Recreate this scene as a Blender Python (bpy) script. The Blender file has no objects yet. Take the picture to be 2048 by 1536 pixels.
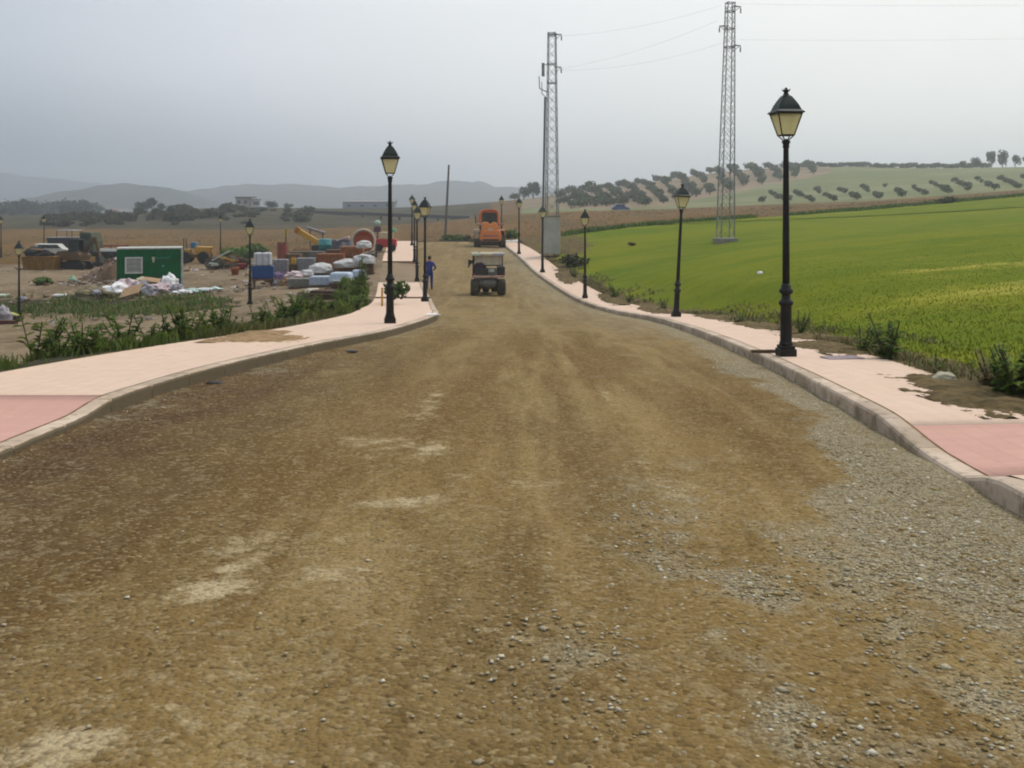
import bpy, bmesh, math, random
import numpy as np
from mathutils import Vector, Matrix, noise as mnoise

random.seed(11)
rng = np.random.default_rng(11)
SC = bpy.context.scene
COL = SC.collection
R = math.radians

# ------------------------------------------------------------------ camera
cam_d = bpy.data.cameras.new('camera')
cam = bpy.data.objects.new('camera', cam_d)
COL.objects.link(cam)
cam.location = (0, 0, 0)                    # eye height is the zero level of the scene
cam.rotation_euler = (R(90), 0, 0)
cam_d.sensor_width = 36.0
cam_d.lens = 36.0 * 2000 / 2048
cam_d.shift_y = -348 / 2048
cam_d.clip_start = 0.1
cam_d.clip_end = 8000
SC.camera = cam

# ------------------------------------------------------------------ world and sun
SUN_AZ, SUN_EL = R(48), R(58)               # azimuth measured from straight ahead to the right
world = bpy.data.worlds.new('World')
SC.world = world
world.use_nodes = True
wn, wl = world.node_tree.nodes, world.node_tree.links
wn.clear()


def wnode(t, **k):
    n = wn.new(t)
    for a, b in k.items():
        setattr(n, a, b)
    return n


w_out = wnode('ShaderNodeOutputWorld')
w_bg = wnode('ShaderNodeBackground')
w_bg.inputs['Strength'].default_value = 1.0
w_tc = wnode('ShaderNodeTexCoord')
w_sky = wnode('ShaderNodeTexSky', sky_type='NISHITA', sun_disc=False)
w_sky.sun_elevation = SUN_EL
w_sky.sun_rotation = SUN_AZ
w_sky.dust_density = 6.0
w_skys = wnode('ShaderNodeMix', data_type='RGBA', blend_type='MULTIPLY')
w_skys.inputs[0].default_value = 1.0
w_skys.inputs[7].default_value = (0.10, 0.10, 0.10, 1)
wl.new(w_sky.outputs[0], w_skys.inputs[6])
w_sep = wnode('ShaderNodeSeparateXYZ')
wl.new(w_tc.outputs['Generated'], w_sep.inputs[0])
# thin cloud sheet: one colour row low over the land, one higher up, both by the angle to the sun
def w_ramp(src, stops):
    n = wnode('ShaderNodeValToRGB')
    c_ = n.color_ramp
    c_.interpolation = 'B_SPLINE'
    while len(c_.elements) < len(stops):
        c_.elements.new(0.5)
    for e, (p, c) in zip(c_.elements, stops):
        e.position = p
        e.color = (*c, 1)
    wl.new(src, n.inputs[0])
    return n.outputs[0]


w_dot = wnode('ShaderNodeVectorMath', operation='DOT_PRODUCT')
w_dot.inputs[1].default_value = (math.sin(SUN_AZ), math.cos(SUN_AZ), 0.0)
wl.new(w_tc.outputs['Generated'], w_dot.inputs[0])
LOW = [(0.0, (.07, .095, .125)), (.26, (.075, .105, .145)), (.45, (.40, .435, .47)), (.67, (.72, .735, .71)), (.93, (.86, .86, .78)), (1.0, (.87, .87, .78))]
HIGH = [(0.0, (.36, .41, .47)), (.26, (.48, .52, .575)), (.45, (.64, .66, .69)), (.67, (.73, .745, .74)), (.93, (.80, .80, .75)), (1.0, (.77, .77, .72))]
w_low, w_high = w_ramp(w_dot.outputs['Value'], LOW), w_ramp(w_dot.outputs['Value'], HIGH)
w_lift = wnode('ShaderNodeMapRange')
w_lift.interpolation_type = 'SMOOTHSTEP'
w_lift.inputs[1].default_value, w_lift.inputs[2].default_value = 0.0, 0.15
wl.new(w_sep.outputs['Z'], w_lift.inputs[0])
w_mul = wnode('ShaderNodeMix', data_type='RGBA')
wl.new(w_lift.outputs[0], w_mul.inputs[0])
wl.new(w_low, w_mul.inputs[6])
wl.new(w_high, w_mul.inputs[7])
w_zen = wnode('ShaderNodeMapRange')
w_zen.inputs[1].default_value, w_zen.inputs[2].default_value = 0.22, 1.0
w_zen.inputs[3].default_value, w_zen.inputs[4].default_value = 1.0, 1.75
wl.new(w_sep.outputs['Z'], w_zen.inputs[0])
w_noise = wnode('ShaderNodeTexNoise')
w_noise.inputs['Scale'].default_value = 2.2
w_noise.inputs['Detail'].default_value = 4
w_map = wnode('ShaderNodeMapping')
w_map.inputs['Scale'].default_value = (1, 1, 3.0)
wl.new(w_tc.outputs['Generated'], w_map.inputs[0])
wl.new(w_map.outputs[0], w_noise.inputs[0])
w_nr = wnode('ShaderNodeMapRange')
w_nr.inputs[1].default_value, w_nr.inputs[2].default_value = 0.3, 0.7
w_nr.inputs[3].default_value, w_nr.inputs[4].default_value = .955, 1.045
wl.new(w_noise.outputs[0], w_nr.inputs[0])
w_sc = wnode('ShaderNodeVectorMath', operation='SCALE')
w_both = wnode('ShaderNodeMath', operation='MULTIPLY')
wl.new(w_nr.outputs[0], w_both.inputs[0])
wl.new(w_zen.outputs[0], w_both.inputs[1])
wl.new(w_mul.outputs[2], w_sc.inputs[0])
wl.new(w_both.outputs[0], w_sc.inputs['Scale'])
w_mix = wnode('ShaderNodeMix', data_type='RGBA')
w_mix.inputs[0].default_value = 0.93
wl.new(w_skys.outputs[2], w_mix.inputs[6])
wl.new(w_sc.outputs[0], w_mix.inputs[7])
wl.new(w_mix.outputs[2], w_bg.inputs['Color'])
wl.new(w_bg.outputs[0], w_out.inputs['Surface'])

sun_d = bpy.data.lights.new('sun', 'SUN')
sun = bpy.data.objects.new('sun', sun_d)
COL.objects.link(sun)
sun_d.energy = 1.45
sun_d.angle = R(14)
sun_d.color = (1.0, 0.95, 0.87)
sdir = Vector((math.sin(SUN_AZ) * math.cos(SUN_EL), math.cos(SUN_AZ) * math.cos(SUN_EL), math.sin(SUN_EL)))
sun.rotation_euler = sdir.to_track_quat('Z', 'Y').to_euler()
sun.location = (40, 40, 60)

SC.view_settings.view_transform = 'Standard'
SC.view_settings.look = 'None'
SC.view_settings.exposure = 0.42
SC.view_settings.gamma = 1.0
SC.view_settings.use_curve_mapping = False
SC.render.engine = 'CYCLES'
SC.cycles.use_denoising = True
SC.cycles.max_bounces = 6
SC.cycles.diffuse_bounces = 3
SC.cycles.transparent_max_bounces = 12
SC.cycles.volume_bounces = 1
SC.cycles.filter_width = 2.0
SC.cycles.use_adaptive_sampling = True
SC.cycles.adaptive_threshold = 0.02


# ------------------------------------------------------------------ materials
def lin(c):
    c /= 255.0
    return c / 12.92 if c <= 0.04045 else ((c + 0.055) / 1.055) ** 2.4


def rgb(r, g, b, k=0.75):
    return (lin(r) * k, lin(g) * k, lin(b) * k, 1.0)


MATS = {}


class NT:
    def __init__(self, name):
        self.m = bpy.data.materials.new(name)
        self.m.use_nodes = True
        self.n, self.l = self.m.node_tree.nodes, self.m.node_tree.links
        self.b = self.n['Principled BSDF']
        self.tc = self.n.new('ShaderNodeTexCoord')

    def new(self, t, **k):
        n = self.n.new(t)
        for a, b in k.items():
            setattr(n, a, b)
        return n

    def noise(self, scale, detail=4, rough=0.6, stretch=None, coord='Object', rot=0.0):
        n = self.new('ShaderNodeTexNoise')
        n.inputs['Scale'].default_value = scale
        n.inputs['Detail'].default_value = detail
        n.inputs['Roughness'].default_value = rough
        src = self.tc.outputs[coord]
        if stretch:
            mp = self.new('ShaderNodeMapping')
            mp.inputs['Scale'].default_value = stretch
            mp.inputs['Rotation'].default_value = (0, 0, rot)
            self.l.new(src, mp.inputs[0])
            src = mp.outputs[0]
        self.l.new(src, n.inputs['Vector'])
        return n.outputs[0]

    def ramp(self, src, a, b, lo=0.0, hi=1.0):
        n = self.new('ShaderNodeMapRange')
        n.interpolation_type = 'SMOOTHSTEP'
        n.inputs[1].default_value, n.inputs[2].default_value = a, b
        n.inputs[3].default_value, n.inputs[4].default_value = lo, hi
        self.l.new(src, n.inputs[0])
        return n.outputs[0]

    def math(self, op, a, b):
        n = self.new('ShaderNodeMath', operation=op)
        for i, v in enumerate((a, b)):
            if isinstance(v, (int, float)):
                n.inputs[i].default_value = v
            else:
                self.l.new(v, n.inputs[i])
        return n.outputs[0]

    def mix(self, fac, a, b, blend='MIX'):
        n = self.new('ShaderNodeMix', data_type='RGBA', blend_type=blend)
        for i, v in ((0, fac), (6, a), (7, b)):
            if isinstance(v, (int, float, tuple)):
                n.inputs[i].default_value = v
            else:
                self.l.new(v, n.inputs[i])
        return n.outputs[2]

    def attr(self, name):
        n = self.new('ShaderNodeAttribute')
        n.attribute_name = name
        return n

    def sep(self, col):
        n = self.new('ShaderNodeSeparateColor')
        self.l.new(col, n.inputs[0])
        return n.outputs

    def bump(self, h, strength, dist):
        n = self.new('ShaderNodeBump')
        n.inputs['Strength'].default_value = strength
        n.inputs['Distance'].default_value = dist
        self.l.new(h, n.inputs['Height'])
        self.l.new(n.outputs[0], self.b.inputs['Normal'])

    def col(self, c):
        if isinstance(c, tuple):
            self.b.inputs['Base Color'].default_value = c
        else:
            self.l.new(c, self.b.inputs['Base Color'])

    def rough(self, v, spec=0.3):
        self.b.inputs['Roughness'].default_value = v
        self.b.inputs['Specular IOR Level'].default_value = spec


def mat(name, c, c2=None, rough=0.8, scale=6.0, lo=0.35, hi=0.65, bump=0.2, bscale=30, metal=0.0, dist=0.01, spec=0.3):
    if name in MATS:
        return MATS[name]
    t = NT(name)
    if c2 is None:
        c2 = tuple(v * 0.72 for v in c[:3]) + (1.0,)
    f = t.ramp(t.noise(scale, 5), lo, hi)
    col = t.mix(f, c, c2)
    ri = t.new('ShaderNodeObjectInfo')
    rv = t.ramp(ri.outputs['Random'], 0, 1, 0.88, 1.1)
    sc = t.new('ShaderNodeVectorMath', operation='SCALE')
    t.l.new(col, sc.inputs[0])
    t.l.new(rv, sc.inputs['Scale'])
    t.col(sc.outputs[0])
    t.rough(rough, spec)
    t.b.inputs['Metallic'].default_value = metal
    if bump:
        t.bump(t.noise(bscale, 3), bump, dist)
    MATS[name] = t.m
    return t.m


def leafmat(name, c, c2, c3=None, trans=0.25, up=0.0):
    if name in MATS:
        return MATS[name]
    t = NT(name)
    g = t.new('ShaderNodeNewGeometry')
    col = t.mix(g.outputs['Random Per Island'], c, c2)
    if c3:
        col = t.mix(t.ramp(t.noise(0.35, 3), 0.45, 0.65), col, c3)
    ri = t.new('ShaderNodeObjectInfo')
    rv = t.ramp(ri.outputs['Random'], 0, 1, 0.75, 1.2)
    sc = t.new('ShaderNodeVectorMath', operation='SCALE')
    t.l.new(col, sc.inputs[0])
    t.l.new(rv, sc.inputs['Scale'])
    t.col(sc.outputs[0])
    t.rough(0.75, 0.15)
    if up:
        mv = t.new('ShaderNodeMix', data_type='VECTOR')
        mv.inputs[0].default_value = up
        t.l.new(g.outputs['Normal'], mv.inputs[4])
        mv.inputs[5].default_value = (0, 0, 1)
        nv = t.new('ShaderNodeVectorMath', operation='NORMALIZE')
        t.l.new(mv.outputs[1], nv.inputs[0])
        t.l.new(nv.outputs[0], t.b.inputs['Normal'])
    if trans:
        tr = t.new('ShaderNodeBsdfTranslucent')
        t.l.new(sc.outputs[0], tr.inputs[0])
        mx = t.new('ShaderNodeMixShader')
        mx.inputs[0].default_value = trans
        t.l.new(t.b.outputs[0], mx.inputs[1])
        t.l.new(tr.outputs[0], mx.inputs[2])
        t.l.new(mx.outputs[0], t.n['Material Output'].inputs['Surface'])
    MATS[name] = t.m
    return t.m


# ------------------------------------------------------------------ mesh helpers
class MB:
    """collects shapes, then links them as one mesh object"""

    def __init__(self):
        self.v, self.f = [], []

    def add(self, vs, fs):
        o = len(self.v)
        self.v += [tuple(p) for p in vs]
        self.f += [tuple(i + o for i in q) for q in fs]
        return self

    def box(self, c, s, rot=None, taper=1.0):
        hx, hy, hz = s[0] / 2, s[1] / 2, s[2] / 2
        vs = [Vector((x * hx * (taper if z > 0 else 1), y * hy * (taper if z > 0 else 1), z * hz))
              for z in (-1, 1) for y in (-1, 1) for x in (-1, 1)]
        if rot is not None:
            m = rot if isinstance(rot, Matrix) else Matrix.Rotation(rot, 3, 'Z')
            vs = [m @ p for p in vs]
        vs = [p + Vector(c) for p in vs]
        return self.add(vs, [(0, 2, 3, 1), (4, 5, 7, 6), (0, 1, 5, 4), (2, 6, 7, 3), (0, 4, 6, 2), (1, 3, 7, 5)])

    def cyl(self, p0, p1, r0, r1=None, n=10, cap=True):
        r1 = r0 if r1 is None else r1
        p0, p1 = Vector(p0), Vector(p1)
        d = (p1 - p0).normalized()
        a = d.orthogonal().normalized()
        b = d.cross(a)
        vs = []
        for p, r in ((p0, r0), (p1, r1)):
            for i in range(n):
                t = 2 * math.pi * i / n
                vs.append(p + a * (math.cos(t) * r) + b * (math.sin(t) * r))
        fs = [(i, (i + 1) % n, n + (i + 1) % n, n + i) for i in range(n)]
        if cap:
            fs += [tuple(range(n - 1, -1, -1)), tuple(range(n, 2 * n))]
        return self.add(vs, fs)

    def tube(self, pts, r, n=6):
        for a, b in zip(pts[:-1], pts[1:]):
            self.cyl(a, b, r, r, n)
        return self

    def lathe(self, prof, n=16, c=(0, 0, 0), phase=0.0, axis='Z'):
        vs, fs = [], []
        for (r, z) in prof:
            for i in range(n):
                t = 2 * math.pi * i / n + phase
                x, y, w = math.cos(t) * r, math.sin(t) * r, z
                if axis == 'X':
                    x, y, w = w, x, y
                elif axis == 'Y':
                    x, y, w = x, w, y
                vs.append((x + c[0], y + c[1], w + c[2]))
        m = len(prof)
        for j in range(m - 1):
            for i in range(n):
                k = (i + 1) % n
                fs.append((j * n + i, j * n + k, (j + 1) * n + k, (j + 1) * n + i))
        fs += [tuple(range(n - 1, -1, -1)), tuple((m - 1) * n + i for i in range(n))]
        return self.add(vs, fs)

    def prism(self, poly, y0, y1):
        """poly: (x, z) outline extruded along y"""
        n = len(poly)
        vs = [(x, y0, z) for x, z in poly] + [(x, y1, z) for x, z in poly]
        fs = [tuple(range(n)), tuple(range(2 * n - 1, n - 1, -1))]
        fs += [(i, n + i, n + (i + 1) % n, (i + 1) % n) for i in range(n)]
        return self.add(vs, fs)

    def prismx(self, poly, x0, x1):
        """poly: (y, z) outline extruded along x"""
        n = len(poly)
        vs = [(x0, y, z) for y, z in poly] + [(x1, y, z) for y, z in poly]
        fs = [tuple(range(n)), tuple(range(2 * n - 1, n - 1, -1))]
        fs += [(i, n + i, n + (i + 1) % n, (i + 1) % n) for i in range(n)]
        return self.add(vs, fs)

    def blob(self, c, s, sub=2, amp=0.25, freq=1.5, seed=0, flat=-1.0):
        bm = bmesh.new()
        bmesh.ops.create_icosphere(bm, subdivisions=sub, radius=1.0)
        off = Vector((seed * 7.3, seed * 3.1, seed * 1.7))
        for w in bm.verts:
            p = w.co.copy()
            k = 1 + amp * mnoise.noise(p * freq + off) + amp * 0.6 * mnoise.noise(p * freq * 2.7 + off)
            q = p * k
            q.z = max(q.z, flat)
            w.co = Vector((q.x * s[0] + c[0], q.y * s[1] + c[1], q.z * s[2] + c[2]))
        bm.verts.index_update()
        vs = [w.co.copy() for w in bm.verts]
        fs = [[w.index for w in f.verts] for f in bm.faces]
        bm.free()
        return self.add(vs, fs)

    def build(self, name, m, parent=None, smooth=False, bevel=0.0, seg=2):
        me = bpy.data.meshes.new(name)
        me.from_pydata(self.v, [], self.f)
        me.update()
        bm = bmesh.new()
        bm.from_mesh(me)
        bmesh.ops.recalc_face_normals(bm, faces=bm.faces)
        bm.to_mesh(me)
        bm.free()
        o = bpy.data.objects.new(name, me)
        COL.objects.link(o)
        me.materials.append(m)
        if smooth:
            me.polygons.foreach_set('use_smooth', [True] * len(me.polygons))
        if bevel:
            b = o.modifiers.new('bevel', 'BEVEL')
            b.width = bevel
            b.segments = seg
            b.limit_method = 'ANGLE'
        if parent:
            o.parent = parent
        return o


def mesh_np(name, V, F, m, parent=None, smooth=False, attr=None):
    """V (n,3), F (k,c) arrays -> one object"""
    me = bpy.data.meshes.new(name)
    V = np.asarray(V, dtype=np.float32)
    F = np.asarray(F, dtype=np.int32)
    c = F.shape[1]
    me.vertices.add(len(V))
    me.vertices.foreach_set('co', V.ravel())
    me.loops.add(F.size)
    me.loops.foreach_set('vertex_index', F.ravel())
    me.polygons.add(len(F))
    me.polygons.foreach_set('loop_start', np.arange(0, F.size, c, dtype=np.int32))
    me.polygons.foreach_set('loop_total', np.full(len(F), c, dtype=np.int32))
    me.update(calc_edges=True)
    me.validate()
    if smooth:
        me.polygons.foreach_set('use_smooth', np.ones(len(F), dtype=bool))
    if attr is not None:
        a = me.color_attributes.new('cover', 'FLOAT_COLOR', 'POINT')
        a.data.foreach_set('color', np.asarray(attr, dtype=np.float32).ravel())
    me.materials.append(m)
    o = bpy.data.objects.new(name, me)
    COL.objects.link(o)
    if parent:
        o.parent = parent
    return o


def tag(o, label=None, cat=None, group=None, kind=None):
    if label:
        o['label'] = label
    if cat:
        o['category'] = cat
    if group:
        o['group'] = group
    if kind:
        o['kind'] = kind
    return o


def thing(name, label, cat, loc=(0, 0, 0), rz=0.0, group=None, rx=0.0, ry=0.0):
    o = bpy.data.objects.new(name, None)
    o.empty_display_size = 0.3
    COL.objects.link(o)
    o.location = loc
    o.rotation_euler = (rx, ry, rz)
    return tag(o, label, cat, group)


def copy_tree(o, parent=None):
    c = o.copy()
    COL.objects.link(c)
    if parent is not None:
        c.parent = parent
    for ch in list(o.children):
        copy_tree(ch, c)
    return c


# ------------------------------------------------------------------ layout: heights and kerb lines
F_PX, CX, HY = 2000.0, 1024.0, 420.0


def W(px, py, d):
    """a place seen at (px, py) of the photograph, d metres ahead"""
    return ((px - CX) / F_PX * d, d, -(py - HY) / F_PX * d)


def curve(pts):
    xs = np.array([p[0] for p in pts], float)
    ys = np.array([p[1] for p in pts], float)
    n = len(xs)
    h = np.diff(xs)
    dl = np.diff(ys) / h
    m = np.zeros(n)
    m[0], m[-1] = dl[0], dl[-1]
    for i in range(1, n - 1):
        m[i] = (dl[i - 1] * h[i] + dl[i] * h[i - 1]) / (h[i] + h[i - 1])

    def f(x):
        x = np.asarray(x, float)
        xc = np.clip(x, xs[0], xs[-1])
        i = np.clip(np.searchsorted(xs, xc) - 1, 0, n - 2)
        t = (xc - xs[i]) / h[i]
        r = ((2 * t**3 - 3 * t**2 + 1) * ys[i] + (t**3 - 2 * t**2 + t) * h[i] * m[i]
             + (-2 * t**3 + 3 * t**2) * ys[i + 1] + (t**3 - t**2) * h[i] * m[i + 1])
        return r + (x - xc) * np.where(x < xs[0], m[0], m[-1])
    return f


# kerb front edges (x by y) and pavement heights (z by y)
kerbL = curve([(-4, -3.7), (3, -3.85), (7.7, -3.98), (9.5, -4.02), (12.25, -3.84), (15.5, -3.28), (19.6, -2.46), (22.3, -2.18),
               (26, -1.95), (31, -2.35), (38.5, -3.05), (53, -4.75), (64, -6.0), (76, -7.2), (88, -8.4)])
kerbR = curve([(-4, 2.75), (3, 2.9), (6, 3.07), (8, 3.24), (10, 3.42), (15, 3.78), (19, 3.98), (25, 4.2), (30, 4.3), (35, 3.85),
               (38.5, 3.5), (45, 2.95), (53, 2.2), (60, 1.45), (73, 0.1), (80, -0.55), (88, -1.2)])
zL0 = curve([(-4, -1.27), (0, -1.45), (7.7, -1.79), (12.25, -1.97), (15.5, -2.12), (22.1, -2.50), (26, -2.71), (38.5, -3.52),
             (46, -3.76), (53, -3.78), (64, -3.32), (76, -2.86), (88, -2.70)])
zR0 = curve([(-4, -1.27), (0, -1.45), (6, -1.70), (10, -1.91), (15, -2.19), (22, -2.63), (30.3, -3.23), (38, -3.72), (45, -3.98),
             (53, -3.95), (60, -3.74), (71, -3.12), (80, -2.85), (88, -2.72)])
WL, WR, KH, KW = 2.3, 1.64, 0.15, 0.16


def sst(a, b, x):
    t = np.clip((np.asarray(x, float) - a) / (b - a), 0, 1)
    return t * t * (3 - 2 * t)


def dipL(y):
    return 0.085 * sst(6.6, 7.2, y) * (1 - sst(9.3, 10.2, y))


def dipR(y):
    return 0.11 * sst(6.55, 6.8, y) * (1 - sst(7.6, 9.4, y))


def road_z(x, y):
    a, b = kerbL(y), kerbR(y)
    t = np.clip((x - a) / (b - a), 0, 1)
    z = (zL0(y) * (1 - t) + zR0(y) * t) - KH
    return z + 0.05 * np.sin(np.pi * t)


def _hash(ix, iy, s):
    h = np.sin(ix * 127.1 + iy * 311.7 + s * 74.7) * 43758.5453
    return h - np.floor(h)


def vnoise(x, y, s=0):
    x, y = np.asarray(x, float), np.asarray(y, float)
    ix, iy = np.floor(x), np.floor(y)
    fx, fy = x - ix, y - iy
    fx, fy = fx * fx * (3 - 2 * fx), fy * fy * (3 - 2 * fy)
    a, b = _hash(ix, iy, s), _hash(ix + 1, iy, s)
    c, d = _hash(ix, iy + 1, s), _hash(ix + 1, iy + 1, s)
    return (a * (1 - fx) + b * fx) * (1 - fy) + (c * (1 - fx) + d * fx) * fy


def fbm(x, y, s=0, o=4):
    r, a, t = 0.0, 0.5, 0.0
    for i in range(o):
        r = r + a * vnoise(x * 2**i, y * 2**i, s + i)
        t += a
        a *= 0.5
    return r / t


CTRL = [(-8, 4, -2.0), (-12, 8, -2.35), (-20, 5, -2.7), (-9, 15, -2.7), (-14, 20, -3.3), W(100, 690, 26), W(0, 690, 27),
        W(250, 662, 32), W(0, 652, 42), W(38, 632, 52.6), W(300, 635, 43), W(500, 611, 46.5), W(420, 622, 43), W(620, 605, 42),
        W(700, 606, 37), W(150, 634, 50), W(100, 604, 56), W(300, 588, 57.5), W(430, 602, 50), W(60, 560, 66), W(300, 573, 62),
        W(460, 560, 66), W(580, 570, 58), W(690, 570, 54), W(60, 540, 76), W(250, 532, 82), W(450, 530, 80), W(600, 540, 70),
        W(735, 532, 68), W(100, 505, 105), W(420, 505, 105), W(650, 500, 100), W(790, 487, 90), W(0, 480, 150), W(200, 476, 150),
        W(450, 468, 170), W(650, 462, 170), W(850, 465, 140), W(1000, 470, 110), W(900, 486, 92), W(0, 437, 270), W(200, 432, 270),
        W(400, 419, 270), W(560, 417, 280), W(700, 430, 260), W(850, 440, 250), W(0, 434, 520), W(300, 434, 520), W(600, 434, 520),
        W(900, 428, 520), W(0, 431, 1000), W(500, 431, 1000), W(1000, 428, 1000), (-300, 270, -3), (-700, 520, -8), (-900, 1000, -8),
        (6.5, 15, -2.2), (10, 8, -1.75), (20, 8, -1.35), (30, 20, -0.9), W(1450, 618, 31), W(1600, 560, 33), W(1800, 520, 36),
        W(2000, 480, 40), (22, 20, -1.4), W(1250, 580, 46), W(1400, 532, 48), W(1200, 548, 57), W(1150, 508, 68), W(1300, 482, 70),
        W(1130, 468, 82), W(1440, 442, 88), W(1700, 422, 100), W(2040, 393, 115), W(1700, 470, 60), W(1950, 440, 70),
        W(1130, 424, 175), W(1300, 419, 180), W(1500, 412, 172), W(1700, 406, 170), W(2000, 390, 152), W(1000, 433, 175),
        W(1130, 405, 260), W(1300, 402, 240), W(1500, 385, 260), W(1700, 367, 270), W(2000, 352, 265), W(1040, 400, 400),
        W(1160, 386, 430), W(1300, 367, 400), W(1400, 350, 385), W(1500, 339, 380), W(1700, 334, 380), W(1900, 337, 365),
        W(2048, 334, 345), (300, 340, 17), (150, 480, 12), (300, 560, 9), (60, 560, 4), (400, 900, -4), (900, 1000, -6), (100, 1200, -8),
        (0, 2500, -10), (-2000, 2500, -10), (2000, 2500, -10), (-60, 30, -5.6), (-80, 100, -5), (60, 20, 0.2), (100, 60, 2.6),
        (120, 120, 4.6), (0, -20, -0.9), (-20, -10, -1.8), (20, -10, -0.9), (-4, 88, -2.85), (-4, 96, -2.95), (0, 120, -2.6)]


def _uv(x, y):
    q = np.maximum(np.asarray(y, float), -22) + 30
    return np.stack([np.asarray(x, float) / q * 3.0, np.log(q) * 2.0], -1)


_P = np.array(CTRL)
_PU = _uv(_P[:, 0], _P[:, 1])
_rr = np.sqrt(((_PU[:, None] - _PU[None]) ** 2).sum(-1) + 0.03)
_n = len(_P)
_A = np.zeros((_n + 3, _n + 3))
_A[:_n, :_n] = _rr
_A[:_n, _n] = 1
_A[:_n, _n + 1:] = _PU
_A[_n:, :_n] = _A[:_n, _n:].T
# heights are fitted divided by distance so that near detail stays exact
_q = np.maximum(_P[:, 1], -22) + 30
_C = np.linalg.solve(_A, np.concatenate([_P[:, 2] / _q, np.zeros(3)]))


def rbf(x, y):
    x, y = np.broadcast_arrays(np.asarray(x, float), np.asarray(y, float))
    sh = x.shape
    u = _uv(x.ravel(), y.ravel())
    out = np.empty(len(u))
    for i in range(0, len(u), 20000):
        k = np.sqrt(((u[i:i + 20000, None] - _PU[None]) ** 2).sum(-1) + 0.03)
        out[i:i + 20000] = k @ _C[:_n] + _C[_n] + u[i:i + 20000] @ _C[_n + 1:]
    return (out * (np.maximum(y.ravel(), -22) + 30)).reshape(sh)


def G(x, y):
    """height of the natural ground"""
    x, y = np.broadcast_arrays(np.asarray(x, float), np.asarray(y, float))
    tl = (kerbL(y) - WL) - x
    tr = x - (kerbR(y) + WR)
    zr = rbf(x, y)
    far = sst(78, 90, y)
    wl = np.maximum(sst(0, 3.2, tl), far)
    wr = np.maximum(sst(0, 3.2, tr), far)
    left = zL0(y) * (1 - wl) + zr * wl
    right = zR0(y) * (1 - wr) + zr * wr
    inside = np.clip((tr - tl) / (np.abs(tl) + np.abs(tr) + 1e-6) * 0.5 + 0.5, 0, 1)
    z = np.where(tl > 0, left, np.where(tr > 0, right, left * (1 - inside) + right * inside))
    away = np.maximum(np.maximum(tl, tr), 0)
    bumps = (fbm(x * 0.6, y * 0.6, 3) - 0.5) * 0.22 + (fbm(x * 2.3, y * 2.3, 9, 2) - 0.5) * 0.06
    amp = np.where(tl > 0, 1.0, 0.5) * sst(0.0, 1.5, away) * (1 - sst(120, 200, y))
    return z + bumps * amp


def g1(x, y):
    return float(G(x, y))


def at(px, d, dz=0.0):
    x = (px - CX) / F_PX * d
    return Vector((x, d, g1(x, d) + dz))


def grid_faces(nr, nc):
    i = np.arange(nr - 1)[:, None] * nc + np.arange(nc - 1)[None]
    i = i.ravel()
    return np.stack([i, i + 1, i + nc + 1, i + nc], -1)

# ------------------------------------------------------------------ the setting: ground sheets
def earth_material():
    """bare soil with scrub, dry crop and pale tilled soil where the cover attribute says so"""
    t = NT('earth')
    cov = t.sep(t.attr('cover').outputs['Color'])
    n1 = t.noise(0.35, 6)
    n2 = t.noise(3.0, 6)
    n3 = t.noise(24, 4)
    dirt = t.mix(t.ramp(n1, .38, .62), rgb(140, 121, 94), rgb(110, 92, 68))
    dirt = t.mix(t.ramp(n2, .5, .7), dirt, rgb(160, 142, 116))
    dirt = t.mix(t.ramp(n3, .56, .66, 0, .5), dirt, rgb(88, 72, 52))
    dry = t.mix(t.ramp(t.noise(.12, 5, stretch=(1, .35, 1)), .38, .62), rgb(112, 82, 38), rgb(96, 74, 34))
    dry = t.mix(t.ramp(t.noise(1.6, 5), .5, .72, 0, .7), dry, rgb(132, 104, 62))
    scrub = t.mix(t.ramp(t.noise(.5, 6), .4, .62), rgb(50, 50, 28), rgb(74, 68, 44))
    scrub = t.mix(t.ramp(t.noise(.09, 5), .45, .62, 0, .8), scrub, rgb(84, 74, 54))
    pale = t.mix(t.ramp(t.noise(.05, 5), .4, .6), rgb(130, 130, 92), rgb(110, 116, 74))
    grove = t.mix(t.ramp(t.noise(.08, 5), .4, .6), rgb(150, 128, 104), rgb(122, 110, 84))
    edge = t.math('MULTIPLY', t.math('SUBTRACT', t.noise(1.3, 6), .5), 1.1)

    def m(ch):
        return t.ramp(t.math('ADD', cov[ch], edge), .38, .62)
    c = t.mix(m(2), dirt, dry)
    c = t.mix(m(1), c, pale)
    c = t.mix(t.ramp(t.math('SUBTRACT', 1.0, t.attr('cover').outputs['Alpha']), .3, .7), c, grove)
    c = t.mix(m(0), c, scrub)
    t.col(c)
    t.rough(.95, .1)
    t.bump(t.math('ADD', t.noise(9, 6), t.math('MULTIPLY', n3, .3)), .5, .06)
    return t.m


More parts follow.
